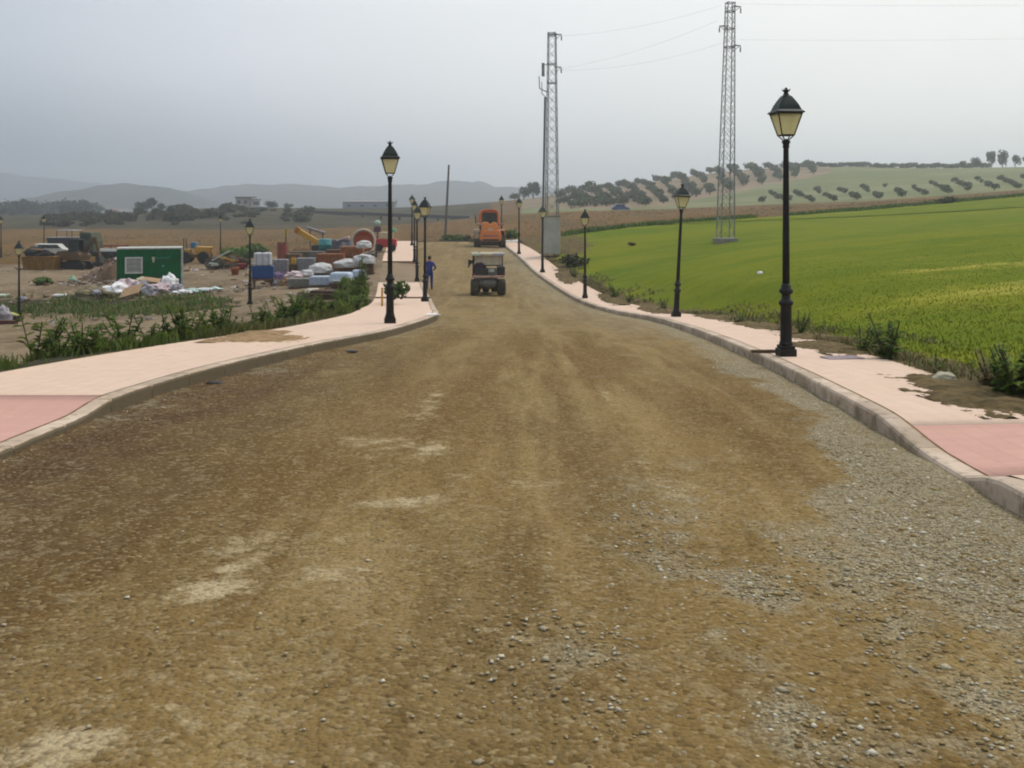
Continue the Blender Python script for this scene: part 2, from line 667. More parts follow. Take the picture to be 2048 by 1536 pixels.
def field_material():
    t = NT('crop_field')
    cov = t.sep(t.attr('cover').outputs['Color'])
    g = t.mix(t.ramp(t.noise(.22, 5, stretch=(.5, 1, 1)), .35, .65), rgb(93, 110, 9), rgb(115, 121, 16))
    g = t.mix(t.ramp(t.noise(6, 6), .42, .68, 0, .55), g, rgb(86, 108, 8))
    g = t.mix(t.ramp(t.noise(1.1, 5, stretch=(.4, 1, 1)), .5, .72, 0, .75), g, rgb(128, 128, 34))
    g = t.mix(t.ramp(t.noise(.11, 4, stretch=(.35, 1, 1)), .45, .65, 0, .6), g, rgb(120, 123, 20))
    yel = t.mix(t.ramp(t.noise(.8, 5, stretch=(.25, 1, 1)), .4, .62), rgb(128, 134, 18), rgb(168, 158, 70))
    soil = t.mix(t.ramp(t.noise(2.4, 6), .38, .64), rgb(116, 98, 66), rgb(84, 72, 44))
    edge = t.math('MULTIPLY', t.math('SUBTRACT', t.noise(1.5, 6), .5), 1.2)
    c = t.mix(t.ramp(t.math('ADD', cov[1], edge), .35, .75, 0, .9), g, yel)
    c = t.mix(t.ramp(t.math('ADD', cov[0], edge), .36, .6), c, soil)
    t.col(c)
    t.rough(.95, .05)
    t.bump(t.noise(14, 6), .6, .05)
    return t.m


def geo(n, a, b, p=2.2):
    return a + (b - a) * np.linspace(0, 1, n) ** p


yy = np.concatenate([np.linspace(-14, 12, 70)[:-1], np.linspace(12, 60, 150)[:-1], np.linspace(60, 87, 40)])
# left: yard and weeds
tt = geo(120, 0, 130, 2.4)
Y, T = np.meshgrid(yy, tt, indexing='ij')
X = kerbL(Y) - WL - T
Z = G(X, Y)
Z[:, 0] = zL0(yy) - dipL(yy) * 0.2 - 0.06
px = CX + X / np.maximum(Y, .1) * F_PX
py = HY - Z / np.maximum(Y, .1) * F_PX
grassy = np.clip(1 - np.abs(T - .6) / 1.9, 0, 1) * .85 * (1 - sst(30, 55, Y))
grassy = np.maximum(grassy, .9 * np.exp(-((py - 612) / 17) ** 2) * (px < 480) * sst(40, 47, Y))
grassy = np.maximum(grassy, .75 * np.exp(-(T / 3.0) ** 2) * (Y > 26) * (1 - sst(38, 44, Y)))
dryz = .9 * sst(84, 90, Y + T * .12)
cover = np.stack([grassy, np.zeros_like(X), dryz, np.ones_like(X)], -1)
tag(mesh_np('yard_ground', np.stack([X, Y, Z], -1).reshape(-1, 3), grid_faces(*X.shape)[:, ::-1], earth_material(), smooth=True,
            attr=cover.reshape(-1, 4)), kind='structure')
EARTH = bpy.data.materials['earth']


# the far edge of the green field, by x
def field_edge(x):
    return 80 + 0.62 * np.clip(np.asarray(x, float) - 4, -10, 120)


# right: green field
tt = geo(110, 0, 130, 2.2)
Y, T = np.meshgrid(yy, tt, indexing='ij')
X = kerbR(Y) + WR + T
Z = G(X, Y)
Z[:, 0] = zR0(yy) - dipR(yy) * 0.1 - 0.06
soil = np.clip(1.15 - T / (.65 + 1.3 * fbm(X * .5, Y * .35, 21)), 0, 1) * .9
soil = np.maximum(soil, .75 * np.exp(-(((X - 4.4) / 2.0) ** 2 + ((Y - 74) / 8) ** 2)))
soil = np.maximum(soil, .8 * sst(-1.0, 1.0, Y - field_edge(X)))
yel = .75 * np.exp(-(((X - 12) / 5.0) ** 2 + ((Y - 25) / 2.2) ** 2)) + .7 * np.exp(-(((X - 14.5) / 5) ** 2 + ((Y - 31) / 1.6) ** 2))
cover = np.stack([soil, yel, np.zeros_like(X), np.ones_like(X)], -1)
tag(mesh_np('green_field', np.stack([X, Y, Z], -1).reshape(-1, 3), grid_faces(*X.shape), field_material(), smooth=True,
            attr=cover.reshape(-1, 4)), kind='structure')

# beyond: one sheet to the horizon
vv = np.concatenate([86.0 + np.linspace(0, 40, 41)[:-1], np.exp(np.linspace(math.log(126), math.log(2700), 130))])
uu = np.linspace(-1.25, 1.25, 260)
Y, U = np.meshgrid(vv, uu, indexing='ij')
X = U * Y
Z = G(X, Y)
Z -= 0.06 * (1 - sst(86, 88.5, Y))
px = CX + U * F_PX
gf = (X > kerbR(Y) + 3.4) & (Y < field_edge(X))
scr = np.where(px < 980, sst(176, 200, Y + (px - 300) * .02), 0) * .8
scr = np.maximum(scr, np.where(px >= 980, sst(330, 420, Y), 0) * .6)
pal = np.where(px >= 1040, sst(172, 186, Y), 0) * (1 - sst(400, 440, Y))
dryz = np.where(gf, 0, 1.0)
scr = np.where(gf, 1.2, scr)
rowy = HY - Z / Y * F_PX
grv = ((px > 1050) & (px < 1660) & (Y > 200) & (rowy < 417 - (px - 1304) * .20 * (px > 1304))) * 1.0
cover = np.stack([scr, pal, dryz, 1 - grv], -1)
tag(mesh_np('far_ground', np.stack([X, Y, Z], -1).reshape(-1, 3), grid_faces(*X.shape), EARTH, smooth=True,
            attr=cover.reshape(-1, 4)), kind='structure')
# the part of the green field that runs on beyond 86 m
ex = np.linspace(0, 1, 60)
fx = np.linspace(4.5, 75, 150)
A, B = np.meshgrid(ex, fx, indexing='ij')
Yf = 85.0 + (np.maximum(field_edge(B), 85.2) - 85.0) * A
Zf = G(B, Yf) + 0.05
cover = np.stack([.5 * sst(.97, 1, A), .2 * fbm(B * .1, Yf * .3, 4), np.zeros_like(B), np.ones_like(B)], -1)
tag(mesh_np('green_field', np.stack([B, Yf, Zf], -1).reshape(-1, 3), grid_faces(*B.shape)[:, ::-1], bpy.data.materials['crop_field'],
            smooth=True, attr=cover.reshape(-1, 4)), kind='structure')


# ------------------------------------------------------------------ distant hills
def hill_material():
    t = NT('hill_cover')
    c = t.mix(t.ramp(t.noise(.012, 6), .4, .6), rgb(64, 70, 58), rgb(90, 82, 74))
    c = t.mix(t.ramp(t.noise(.05, 5), .5, .62), c, rgb(46, 54, 44))
    t.col(c)
    t.rough(.95, .05)
    return t.m


HILL = hill_material()


def hills(ridge, d, depth, base=-9, seed=0, wob=1.0):
    f = curve(ridge)
    p = np.linspace(ridge[0][0], ridge[-1][0], 220)
    s = np.linspace(0, 1, 14)
    S, Pp = np.meshgrid(s, p, indexing='ij')
    Yh = d - depth * (1 - S) + depth * .5 * np.maximum(S - .75, 0) * 4
    Xh = (Pp - CX) / F_PX * d
    top = (HY - f(Pp)) / F_PX * d + (fbm(Pp * .03, Pp * 0, seed) - .5) * wob * d * .006
    prof = np.sin(np.minimum(S / .75, 1) * np.pi / 2) ** 1.3 * (1 - .5 * sst(.75, 1, S))
    Zh = base + (top - base) * prof + (fbm(Xh * .02, Yh * .02, seed + 5) - .5) * 6 * np.sin(S * np.pi)
    tag(mesh_np('hills', np.stack([Xh, Yh, Zh], -1).reshape(-1, 3), grid_faces(*Xh.shape), HILL, smooth=True), kind='structure')


hills([(40, 432), (130, 400), (185, 388), (250, 377), (330, 372), (375, 378), (410, 390), (470, 412), (560, 436)], 1300, 300, seed=1)
hills([(300, 420), (400, 392), (470, 378), (560, 373), (700, 377), (800, 374), (860, 369), (920, 367), (1000, 373), (1100, 377),
       (1180, 376), (1300, 366), (1450, 362), (1600, 380), (1800, 420)], 1850, 450, seed=2)
hills([(-500, 350), (-250, 338), (-60, 342), (60, 350), (150, 362), (260, 372), (420, 388), (600, 420)], 2450, 500, seed=3)


# ------------------------------------------------------------------ road
def road_material():
    t = NT('compacted_gravel')
    cov = t.sep(t.attr('cover').outputs['Color'])          # r: loose gravel, g: darker brown tone, b: bleached dust
    big = t.noise(.55, 5, stretch=(1, .22, 1))
    mid = t.noise(2.2, 6, stretch=(1.2, .4, 1))
    fin = t.noise(30, 6)
    c = t.mix(t.ramp(big, .34, .66), rgb(122, 95, 50), rgb(150, 124, 76))
    c = t.mix(t.ramp(t.noise(1.1, 5, stretch=(1.6, .12, 1)), .47, .64, 0, .75), c, rgb(162, 137, 88))
    c = t.mix(t.ramp(t.noise(1.3, 5, stretch=(1.9, .10, 1), rot=.03), .54, .68, 0, .4), c, rgb(102, 78, 38))
    c = t.mix(t.ramp(mid, .46, .68, 0, .5), c, rgb(114, 88, 42))
    dkf = t.math('MULTIPLY', cov[1], t.ramp(t.noise(1.6, 6), .25, .65, .55, 1))
    c = t.mix(dkf, c, rgb(86, 63, 40))
    st = t.math('MULTIPLY', t.ramp(t.noise(1.5, 6, stretch=(1.3, .3, 1), rot=.12), .56, .70), t.ramp(t.noise(.4, 3), .45, .6))
    c = t.mix(t.math('MULTIPLY', st, .45), c, rgb(164, 140, 98))
    # bleached dust left in the wheel track
    du = t.math('ADD', cov[2], t.math('MULTIPLY', t.math('SUBTRACT', t.noise(6.5, 9, .78, stretch=(.8, .8, 1)), .5), 2.6))
    c = t.mix(t.ramp(du, .42, .95, 0, .85), c, rgb(204, 184, 144))
    gravel = t.mix(t.ramp(t.noise(70, 4), .4, .6), rgb(188, 178, 150), rgb(122, 110, 84))
    gravel = t.mix(t.ramp(t.noise(2.6, 5), .5, .7, 0, .5), gravel, rgb(136, 114, 72))
    edge = t.math('MULTIPLY', t.math('SUBTRACT', t.noise(3.0, 8, .7), .5), 1.9)
    c = t.mix(t.ramp(t.math('ADD', cov[0], edge), .22, .74, 0, .82), c, gravel)
    # single grains
    vo = t.new('ShaderNodeTexVoronoi')
    vo.inputs['Scale'].default_value = 46
    t.l.new(t.tc.outputs['Object'], vo.inputs['Vector'])
    vs = t.sep(vo.outputs['Color'])
    c = t.mix(t.math('MULTIPLY', t.ramp(vs[0], .70, .95), .42), c, rgb(186, 166, 126))
    c = t.mix(t.math('MULTIPLY', t.ramp(vs[1], .70, .95), .42), c, rgb(70, 52, 26))
    vo2 = t.new('ShaderNodeTexVoronoi')
    vo2.inputs['Scale'].default_value = 17
    t.l.new(t.tc.outputs['Object'], vo2.inputs['Vector'])
    v2 = t.sep(vo2.outputs['Color'])
    c = t.mix(t.math('MULTIPLY', t.ramp(v2[0], .86, .96), .2), c, rgb(186, 170, 136))
    c = t.mix(t.ramp(fin, .48, .72, 0, .4), c, rgb(84, 64, 34))
    t.col(c)
    t.rough(.95, .1)
    h = t.math('ADD', t.math('MULTIPLY', vo.outputs['Distance'], -.7), t.math('MULTIPLY', fin, 1.0))
    t.bump(t.math('ADD', h, t.math('MULTIPLY', t.noise(9, 5), .8)), .8, .025)
    return t.m


def loose_gravel(x, y):
    """how much loose pale stone lies at a place on the road"""
    a, b = kerbL(y), kerbR(y)
    e = b - x                                             # metres in from the right kerb
    wob = (fbm(x * .9, y * .7, 51) - .5)
    strip = sst(0, .35, (.42 + .42 * sst(9, 6, y) + 1.3 * wob) - e + .4) * (1 - .75 * sst(11, 20, y))
    fan = .8 * np.exp(-(((x - 1.7) / 1.3) ** 2 + ((y - 4.9) / 1.0) ** 2)) + .85 * np.exp(-(((x - 1.3) / 1.0) ** 2 + ((y - 3.3) / .5) ** 2))
    fan = fan + .45 * np.exp(-(((x - 1.0) / .5) ** 2 + ((y - 6.2) / 1.2) ** 2)) + .5 * np.exp(-(((x - .35) / .5) ** 2 + ((y - 3.9) / .5) ** 2)) * .6
    fan = fan * sst(.26, .58, fbm(x * 1.7, y * 1.5, 53))
    left = .42 * sst(1.9, .3, x - a) * (1 - sst(12, 26, y)) * sst(.4, .62, fbm(x * 1.3, y * .7, 57))
    bare = .65 * np.exp(-(((x - 2.15) / .35) ** 2 + ((y - 4.05) / .35) ** 2))
    return np.clip(np.maximum(np.maximum(strip, fan), left) - bare, 0, 1)


def bleach(x, y):
    r = np.zeros(np.shape(x))
    for (cx, cy, rx, ry, k) in [(-.86, 10.2, .12, 1.3, .62), (-1.15, 8.3, .30, .22, .66), (-.62, 7.9, .13, .3, .74), (-.95, 8.0, .3, .3, .5), (-.66, 6.25, .22, .13, .85),
                                (-.35, 6.9, .10, .10, .6), (.12, 6.75, .16, .12, .55), (-1.3, 5.35, .42, .22, .55), (-1.38, 4.65, .17, .17, .9), (-1.42, 5.0, .14, .10, .66),
                                (-.85, 4.85, .25, .14, .6), (-1.0, 3.75, .3, .22, .42), (-1.4, 3.15, .2, .12, .88), (-1.15, 3.4, .45, .3, .45), (.05, 4.1, .18, .08, .5),
                                (.95, 7.3, .12, .9, .5), (1.05, 11.0, .06, 1.2, .5), (1.1, 6.6, .25, .35, .5), (.4, 14.8, 1.2, .25, .42), (-.8, 13.6, .3, .5, .3), (.2, 3.2, .3, .12, .4)]:
        r = np.maximum(r, k * 1.05 * np.exp(-(((x - cx) / rx) ** 2 + ((y - cy) / ry) ** 2) * .36))
    return r


yr = np.concatenate([np.linspace(-5, 2, 40)[:-1], np.linspace(2, 14, 300)[:-1], np.linspace(14, 40, 180)[:-1], np.linspace(40, 88.5, 110)])
tr = np.linspace(0, 1, 120)
Y, T = np.meshgrid(yr, tr, indexing='ij')
X = kerbL(Y) * (1 - T) + kerbR(Y) * T
tail = sst(83, 88, Y) * 3.0
X = X + (T - .5) * tail * 0
Z = road_z(X, Y) + (fbm(X * 3.2, Y * 1.6, 31, 4) - .5) * .045 + (fbm(X * .7, Y * .25, 37, 3) - .5) * .05 * np.sin(np.pi * T)
gr = .62 * loose_gravel(X, Y) + .13 * sst(.5, .8, T)
gr = gr + .16 * sst(.85, .97, T) * (1 - sst(20, 36, Y)) + .14 * (1 - sst(.0, .1, T)) * (1 - sst(20, 40, Y)) + .34 * sst(14, 26, Y)
dk = (1 - sst(.02, .50, T)) * (1 - sst(10, 26, Y)) * 1.0 + .35 * np.exp(-((X + .1) / .8) ** 2) * (1 - sst(4, 7, Y)) + .35 * np.exp(-((X - .55) / .3) ** 2) * sst(5, 6.5, Y) * (1 - sst(8, 13, Y))
cover = np.stack([gr, np.clip(dk, 0, 1), bleach(X, Y), np.ones_like(X)], -1)
tag(mesh_np('road', np.stack([X, Y, Z], -1).reshape(-1, 3), grid_faces(*X.shape), road_material(), smooth=True,
            attr=cover.reshape(-1, 4)), kind='structure')

# ------------------------------------------------------------------ pavements
def tile_material(name, a, b, joint):
    t = NT(name)
    br = t.new('ShaderNodeTexBrick')
    br.offset = 0.0
    br.inputs['Scale'].default_value = 1.0
    br.inputs['Brick Width'].default_value = .2
    br.inputs['Row Height'].default_value = .2
    br.inputs['Mortar Size'].default_value = .004
    br.inputs['Mortar Smooth'].default_value = .3
    br.inputs['Bias'].default_value = 0
    br.inputs['Color1'].default_value = a
    br.inputs['Color2'].default_value = tuple(v * .93 for v in a[:3]) + (1,)
    br.inputs['Mortar'].default_value = joint
    t.l.new(t.tc.outputs['Object'], br.inputs['Vector'])
    c = t.mix(t.ramp(t.noise(.8, 6), .4, .66, 0, .55), br.outputs['Color'], b)
    c = t.mix(t.ramp(t.noise(5, 6), .56, .72, 0, .5), c, rgb(188, 160, 128))
    t.col(c)
    t.rough(.85, .2)
    t.bump(t.math('ADD', t.math('MULTIPLY', br.outputs['Fac'], -1.0), t.math('MULTIPLY', t.noise(70, 3), .35)), .5, .006)
    return t.m


TILE = tile_material('pale_tiles', rgb(228, 198, 174, .76), rgb(220, 190, 166, .76), rgb(206, 172, 150))
TILE_P = tile_material('pink_tiles', rgb(210, 163, 146, .77), rgb(202, 156, 140, .77), rgb(190, 146, 134))


def pave_strip(side, y0, y1, m, step=.3):
    n = max(4, int((y1 - y0) / step))
    ys = np.linspace(y0, y1, n)
    ts = np.linspace(0, 1, 9)
    Yp, Tp = np.meshgrid(ys, ts, indexing='ij')
    if side == 'l':
        Xp = kerbL(Yp) - KW - .026 - Tp * (WL - KW)
        Zp = zL0(Yp) - dipL(Yp) * (1 - .8 * Tp)
    else:
        Xp = kerbR(Yp) + KW + .026 + Tp * (WR - KW)
        Zp = zR0(Yp) - dipR(Yp) * (1 - .8 * Tp)
    f = grid_faces(*Xp.shape)
    if side == 'l':
        f = f[:, ::-1]
    # skirts down into the ground along the outer edge and both ends
    V = np.stack([Xp, Yp, Zp], -1).reshape(-1, 3)
    nc = 9
    border = list(range(0, nc)) + [i * nc + nc - 1 for i in range(1, n)] + list(range((n - 1) * nc + nc - 2, (n - 1) * nc - 1, -1))
    low = V[border] - np.array([0, 0, .5])
    k = len(V)
    q = [(border[i], k + i, k + i + 1, border[i + 1]) for i in range(len(border) - 1)]
    return tag(mesh_np('pavement', np.concatenate([V, low]), np.concatenate([f, np.array(q)]), m), kind='structure')


SANDY = mat('sandy_soil', rgb(172, 142, 108), rgb(140, 114, 82), rough=.95, scale=5, bump=.6, bscale=40, dist=.02, spec=.05)
BROWNSOIL = mat('brown_soil', rgb(124, 106, 74), rgb(92, 80, 54), rough=.95, scale=4, bump=.6, bscale=40, dist=.02, spec=.05)


def joint_strip(side, y0, y1):
    ys = np.linspace(y0, y1, int((y1 - y0) / .3))
    f, z, dp, s_ = (kerbL, zL0, dipL, -1) if side == 'l' else (kerbR, zR0, dipR, 1)
    e0, e1 = f(ys) + s_ * (KW - .01), f(ys) + s_ * (KW + .04)
    zz_ = z(ys) - dp(ys) - .006
    V = np.concatenate([np.stack([e0, ys, zz_], -1), np.stack([e1, ys, zz_], -1)])
    k = len(ys)
    i_ = np.arange(k - 1)
    F = np.stack([i_, i_ + 1, i_ + k + 1, i_ + k], -1)
    tag(mesh_np('pavement_joint', V, F if side == 'l' else F[:, ::-1], SANDY), kind='structure')


joint_strip('l', -3, 41)
joint_strip('r', -3, 60)
LEFT_RUNS = [(-3.5, 8.0, 'a'), (8.0, 10.2, 'p'), (10.2, 41.0, 'a'), (42.2, 52.4, 'a'), (64.6, 87.5, 'a')]
for a, b, k in LEFT_RUNS:
    pave_strip('l', a, b, TILE if k == 'a' else TILE_P)
for a, b, k in [(-3.5, 6.95, 'a'), (6.95, 8.7, 'p'), (8.7, 87, 'a')]:
    pave_strip('r', a, b, TILE if k == 'a' else TILE_P)
# ground in the two gaps of the left pavement
for a, b in ((40.9, 42.3), (52.3, 64.7)):
    ys = np.linspace(a, b, 30)
    ts = np.linspace(0, 1, 14)
    Yp, Tp = np.meshgrid(ys, ts, indexing='ij')
    Xp = kerbL(Yp) + .1 - Tp * (WL + .25)
    Zp = zL0(Yp) - KH * (1 - Tp) - .05 + (fbm(Xp * 2, Yp * 2, 8) - .5) * .06
    cv = np.zeros(Xp.shape + (4,))
    tag(mesh_np('side_track', np.stack([Xp, Yp, Zp], -1).reshape(-1, 3), grid_faces(*Xp.shape)[:, ::-1], EARTH, smooth=True,
                attr=cv.reshape(-1, 4)), kind='structure')


def kerb_material():
    t = NT('kerb_concrete')
    c = t.mix(t.ramp(t.noise(1.2, 6), .38, .62), rgb(214, 192, 170), rgb(192, 170, 146))
    c = t.mix(t.ramp(t.noise(7, 6), .5, .7, 0, .7), c, rgb(138, 124, 100))
    ri = t.new('ShaderNodeObjectInfo')
    sc = t.new('ShaderNodeVectorMath', operation='SCALE')
    t.l.new(c, sc.inputs[0])
    t.l.new(t.ramp(ri.outputs['Random'], 0, 1, .84, 1.06), sc.inputs['Scale'])
    # soil splashed up the road face
    dirt = t.sep(t.attr('cover').outputs['Color'])[0]
    f = t.ramp(t.math('ADD', dirt, t.math('MULTIPLY', t.math('SUBTRACT', t.noise(5, 5), .5), .9)), .3, .7, 0, .92)
    t.col(t.mix(f, sc.outputs[0], rgb(104, 92, 70)))
    t.rough(.9, .15)
    t.bump(t.noise(40, 4), .4, .01)
    return t.m


KERB = kerb_material()


def kerb_run(side, y0, y1):
    root = bpy.data.objects.new('kerb', None)
    COL.objects.link(root)
    fk, fz, fd, s = (kerbL, zL0, dipL, -1) if side == 'l' else (kerbR, zR0, dipR, 1)
    x0 = float(fk(y0))
    root.location = (x0, y0, float(fz(y0)))
    tag(root, kind='structure')
    y = y0
    while y < y1 - .3:
        L = min(1.0 if y < 45 else 2.0, y1 - y)
        a, b = y + .006, y + L - .006
        vs, fs, at_ = [], [], []
        fr_ = [0, .035, .35, .65, .965, 1] if y < 30 else [0, 1]
        nseg = len(fr_) - 1
        for k in range(nseg + 1):
            q = a + (b - a) * fr_[k]
            clean = .45 if y < 30 and fr_[k] in (0, 1) else 1.0
            x, z = float(fk(q)), float(fz(q)) - float(fd(q))
            prof = [(0, -KH - .25, 1), (0, -KH + .06, .8), (0, -.03, .62), (.012, -.007, .2), (.035, 0, .0), (KW, 0, 0.0), (KW, -KH - .25, 0)]
            for (dx, dz, di) in prof:
                jit = (mnoise.noise(Vector((q * 3, dz * 9, 5 if s < 0 else 9)))) * .006
                vs.append((x + s * (dx + jit) - x0, q - y0, z + dz - float(fz(y0))))
                at_.append((di * clean * (2.1 if s < 0 else .5), 0, 0, 1))
        m = len(prof)
        for k in range(nseg):
            for i in range(m):
                j = (i + 1) % m
                fs.append((k * m + i, k * m + j, (k + 1) * m + j, (k + 1) * m + i))
        me = bpy.data.meshes.new('kerb_stone')
        fs += [tuple(range(m)), tuple(nseg * m + i for i in range(m - 1, -1, -1))]
        me.from_pydata(vs, [], fs)
        bm = bmesh.new()
        bm.from_mesh(me)
        bmesh.ops.recalc_face_normals(bm, faces=bm.faces)
        bm.to_mesh(me)
        bm.free()
        ca = me.color_attributes.new('cover', 'FLOAT_COLOR', 'POINT')
        ca.data.foreach_set('color', np.array(at_, np.float32).ravel())
        me.materials.append(KERB)
        o = bpy.data.objects.new('kerb_stone', me)
        COL.objects.link(o)
        o.parent = root
        y += L


kerb_run('l', -3.0, 41.0)
kerb_run('l', 42.2, 52.4)
kerb_run('l', 64.6, 87.5)
kerb_run('r', -3.0, 87.0)


# loose stones of the road, real pieces
def stones(name, pts, sizes, m, seed=0):
    r = np.random.default_rng(seed)
    base = np.array([(1, 0, 0), (-1, 0, 0), (0, 1, 0), (0, -1, 0), (0, 0, 1), (0, 0, -1), ], float)
    tri = np.array([(0, 2, 4), (2, 1, 4), (1, 3, 4), (3, 0, 4), (2, 0, 5), (1, 2, 5), (3, 1, 5), (0, 3, 5)])
    n = len(pts)
    V = base[None] * r.uniform(.6, 1.3, (n, 6, 1)) + r.normal(0, .12, (n, 6, 3))
    V *= sizes[:, None, None] * np.array([1, 1, .42])
    a = r.uniform(0, 6.28, n)
    ca, sa = np.cos(a)[:, None], np.sin(a)[:, None]
    Vx = V[..., 0] * ca - V[..., 1] * sa
    Vy = V[..., 0] * sa + V[..., 1] * ca
    V = np.stack([Vx, Vy, V[..., 2]], -1) + pts[:, None]
    Fc = (tri[None] + (np.arange(n) * 6)[:, None, None]).reshape(-1, 3)
    return tag(mesh_np(name, V.reshape(-1, 3), Fc, m), kind='stuff')


def stone_material():
    t = NT('loose_stone')
    g = t.new('ShaderNodeNewGeometry')
    rp = t.new('ShaderNodeValToRGB')
    els = [(0, rgb(134, 110, 66)), (.3, rgb(166, 146, 104)), (.55, rgb(192, 180, 150)), (.75, rgb(156, 142, 114)), (1, rgb(228, 218, 194))]
    while len(rp.color_ramp.elements) < len(els):
        rp.color_ramp.elements.new(.5)
    for e, (p, c) in zip(rp.color_ramp.elements, els):
        e.position, e.color = p, c
    t.l.new(g.outputs['Random Per Island'], rp.inputs[0])
    t.col(rp.outputs[0])
    t.rough(.95, .1)
    return t.m


STONE = stone_material()
n = 130000
yy_ = 2.6 * np.exp(rng.uniform(0, math.log(9.0), n))
tt_ = rng.uniform(.005, .995, n)
xx_ = kerbL(yy_) * (1 - tt_) + kerbR(yy_) * tt_
w = .014 + .95 * loose_gravel(xx_, yy_) ** 1.2 + .2 * (1 - sst(.005, .03, tt_))
keep = rng.uniform(0, 1, n) < np.clip(w, 0, 1)
xx_, yy_ = xx_[keep], yy_[keep]
sz = .003 + .013 * rng.uniform(0, 1, len(xx_)) ** 2 * (1 + 1.0 * (rng.uniform(0, 1, len(xx_)) > .9) * (loose_gravel(xx_, yy_) > .3) + 1.3 * (rng.uniform(0, 1, len(xx_)) > .97) * (kerbR(yy_) - xx_ < 1.1))
zz = road_z(xx_, yy_) + (fbm(xx_ * 3.2, yy_ * 1.6, 31, 4) - .5) * .045 - sz * .05
stones('gravel', np.stack([xx_, yy_, zz], -1), sz, STONE, 3)


# soil washed over the pavements: low uneven heaps
def soil_spill(cx, cy, rx, ry, h, seed, side, holes=.42):
    n = 100
    a, b = np.meshgrid(np.linspace(-1, 1, n), np.linspace(-1, 1, n), indexing='ij')
    x, y = cx + a * rx, cy + b * ry
    f = fbm(x * 2.2 + seed * 9, y * 1.6, seed)
    k = np.clip(1.15 - (a * a + b * b), 0, 1) * 1.0 + (f - .55) * 1.5 + (fbm(x * 11, y * 9, seed + 1) - .5) * .9 - .08
    if side == 'r':
        zb = np.where(x < kerbR(y) + WR, zR0(y) - dipR(y) * .4, G(x, y))
    else:
        zb = np.where(x > kerbL(y) - WL, zL0(y) - dipL(y) * .4, G(x, y))
    z = zb + np.clip(k - .1, -.12, .7) * h + (fbm(x * 9, y * 9, seed + 4) - .5) * h * .6
    cv = np.zeros(x.shape + (4,))
    cv[..., 0] = np.clip(.25 + (fbm(x * 1.2, y * 1.2, seed + 2) - .5) * 2.0, 0, 1) * .7
    return tag(mesh_np('soil', np.stack([x, y, z], -1).reshape(-1, 3), grid_faces(n, n), SANDY if side == 'l' else BROWNSOIL, smooth=True), kind='stuff')


for i, (cx, cy, rx, ry, h) in enumerate([(5.25, 9.9, .75, 1.0, .07), (5.35, 11.4, .55, 1.1, .06), (5.55, 16.6, .5, 1.6, .07),
                                         (6.05, 19.3, .5, 1.2, .07), (6.2, 23.5, .5, 2.2, .08), (6.4, 29, .55, 3, .09), (5.6, 36, .7, 3.4, .1),
                                         (4.8, 44, .6, 4, .1), (3.4, 58, .6, 5, .12)]):
    soil_spill(cx - .3, cy, rx, ry, h, i + 2, 'r')
soil_spill(-4.35, 17.2, .85, 1.0, .045, 31, 'l')
soil_spill(-4.75, 18.6, .6, 1.0, .045, 33, 'l')


# ------------------------------------------------------------------ grass and weeds as ground cover
def blades(name, x, y, h, w, m, seed=0, lean=.45, zoff=-.02):
    """bent three-sided blades"""
    r = np.random.default_rng(seed)
    n = len(x)
    z = G(x, y) + zoff
    a = r.uniform(0, 6.28, n)
    dx, dy = np.cos(a), np.sin(a)
    le = r.uniform(.1, lean, n) * h
    la = r.uniform(0, 6.28, n)
    P = np.stack([x, y, z], -1)
    wv = np.stack([dx * w, dy * w, np.zeros(n)], -1)
    mid = P + np.stack([np.cos(la) * le * .35, np.sin(la) * le * .35, h * .55], -1)
    tip = P + np.stack([np.cos(la) * le, np.sin(la) * le, h], -1)
    V = np.stack([P - wv, P + wv, mid + wv * .8, mid - wv * .8, tip], 1).reshape(-1, 3)
    b = (np.arange(n) * 5)[:, None]
    T = np.concatenate([b + np.array([[0, 1, 2]]), b + np.array([[0, 2, 3]]), b + np.array([[3, 2, 4]])])
    return tag(mesh_np(name, V, T, m), kind='stuff')


CROP = leafmat('crop_blades', rgb(96, 116, 12), rgb(118, 130, 22), rgb(128, 130, 34), .38, .92)
WEED = leafmat('weed_leaves', rgb(74, 98, 30), rgb(116, 130, 54), rgb(114, 110, 58), .35, .65)
DARKW = leafmat('dark_weed_leaves', rgb(62, 88, 28), rgb(98, 120, 46), None, .35, .55)
DRYW = leafmat('dry_stalks', rgb(140, 122, 82), rgb(112, 104, 64), None, .25, .7)

n = 60000
yb = 9 * np.exp(rng.uniform(0, math.log(6.5), n) )
tb = rng.uniform(0, 1, n) ** 1.3 * (1.2 + yb * .62)
xb = kerbR(yb) + WR + tb
soilk = np.clip(1.05 - tb / (.55 + 1.1 * fbm(xb * .5, yb * .35, 21)), 0, 1)
keep = (rng.uniform(0, 1, n) > soilk * 1.25) & (yb < field_edge(xb)) & (xb < yb * .62)
xb, yb = xb[keep], yb[keep]
blades('grass', xb, yb, rng.uniform(.03, .08, len(xb)) * (1 - .6 * sst(18, 50, yb)), .005 + yb * .0004, CROP, 5)


def cover_patch(name, m, n, fn, hmin, hmax, wmin, seed, lean=.8):
    r = np.random.default_rng(seed)
    x, y, k = fn(r, n)
    keep = r.uniform(0, 1, len(x)) < k
    x, y = x[keep], y[keep]
    return blades(name, x, y, r.uniform(hmin, hmax, len(x)), wmin + y * .0005, m, seed, lean)


def left_verge(r, n):
    y = 7.5 * np.exp(r.uniform(0, math.log(5.0), n))
    t = r.uniform(.03, 2.6, n)
    x = kerbL(y) - WL - t
    k = sst(.40, .66, fbm(x * 1.3, y * .9, 17)) * np.clip(1.3 - t / 2.4, 0, 1) * sst(.02, .5, t + fbm(x * 2, y * 2, 19) * .5)
    return x, y, k


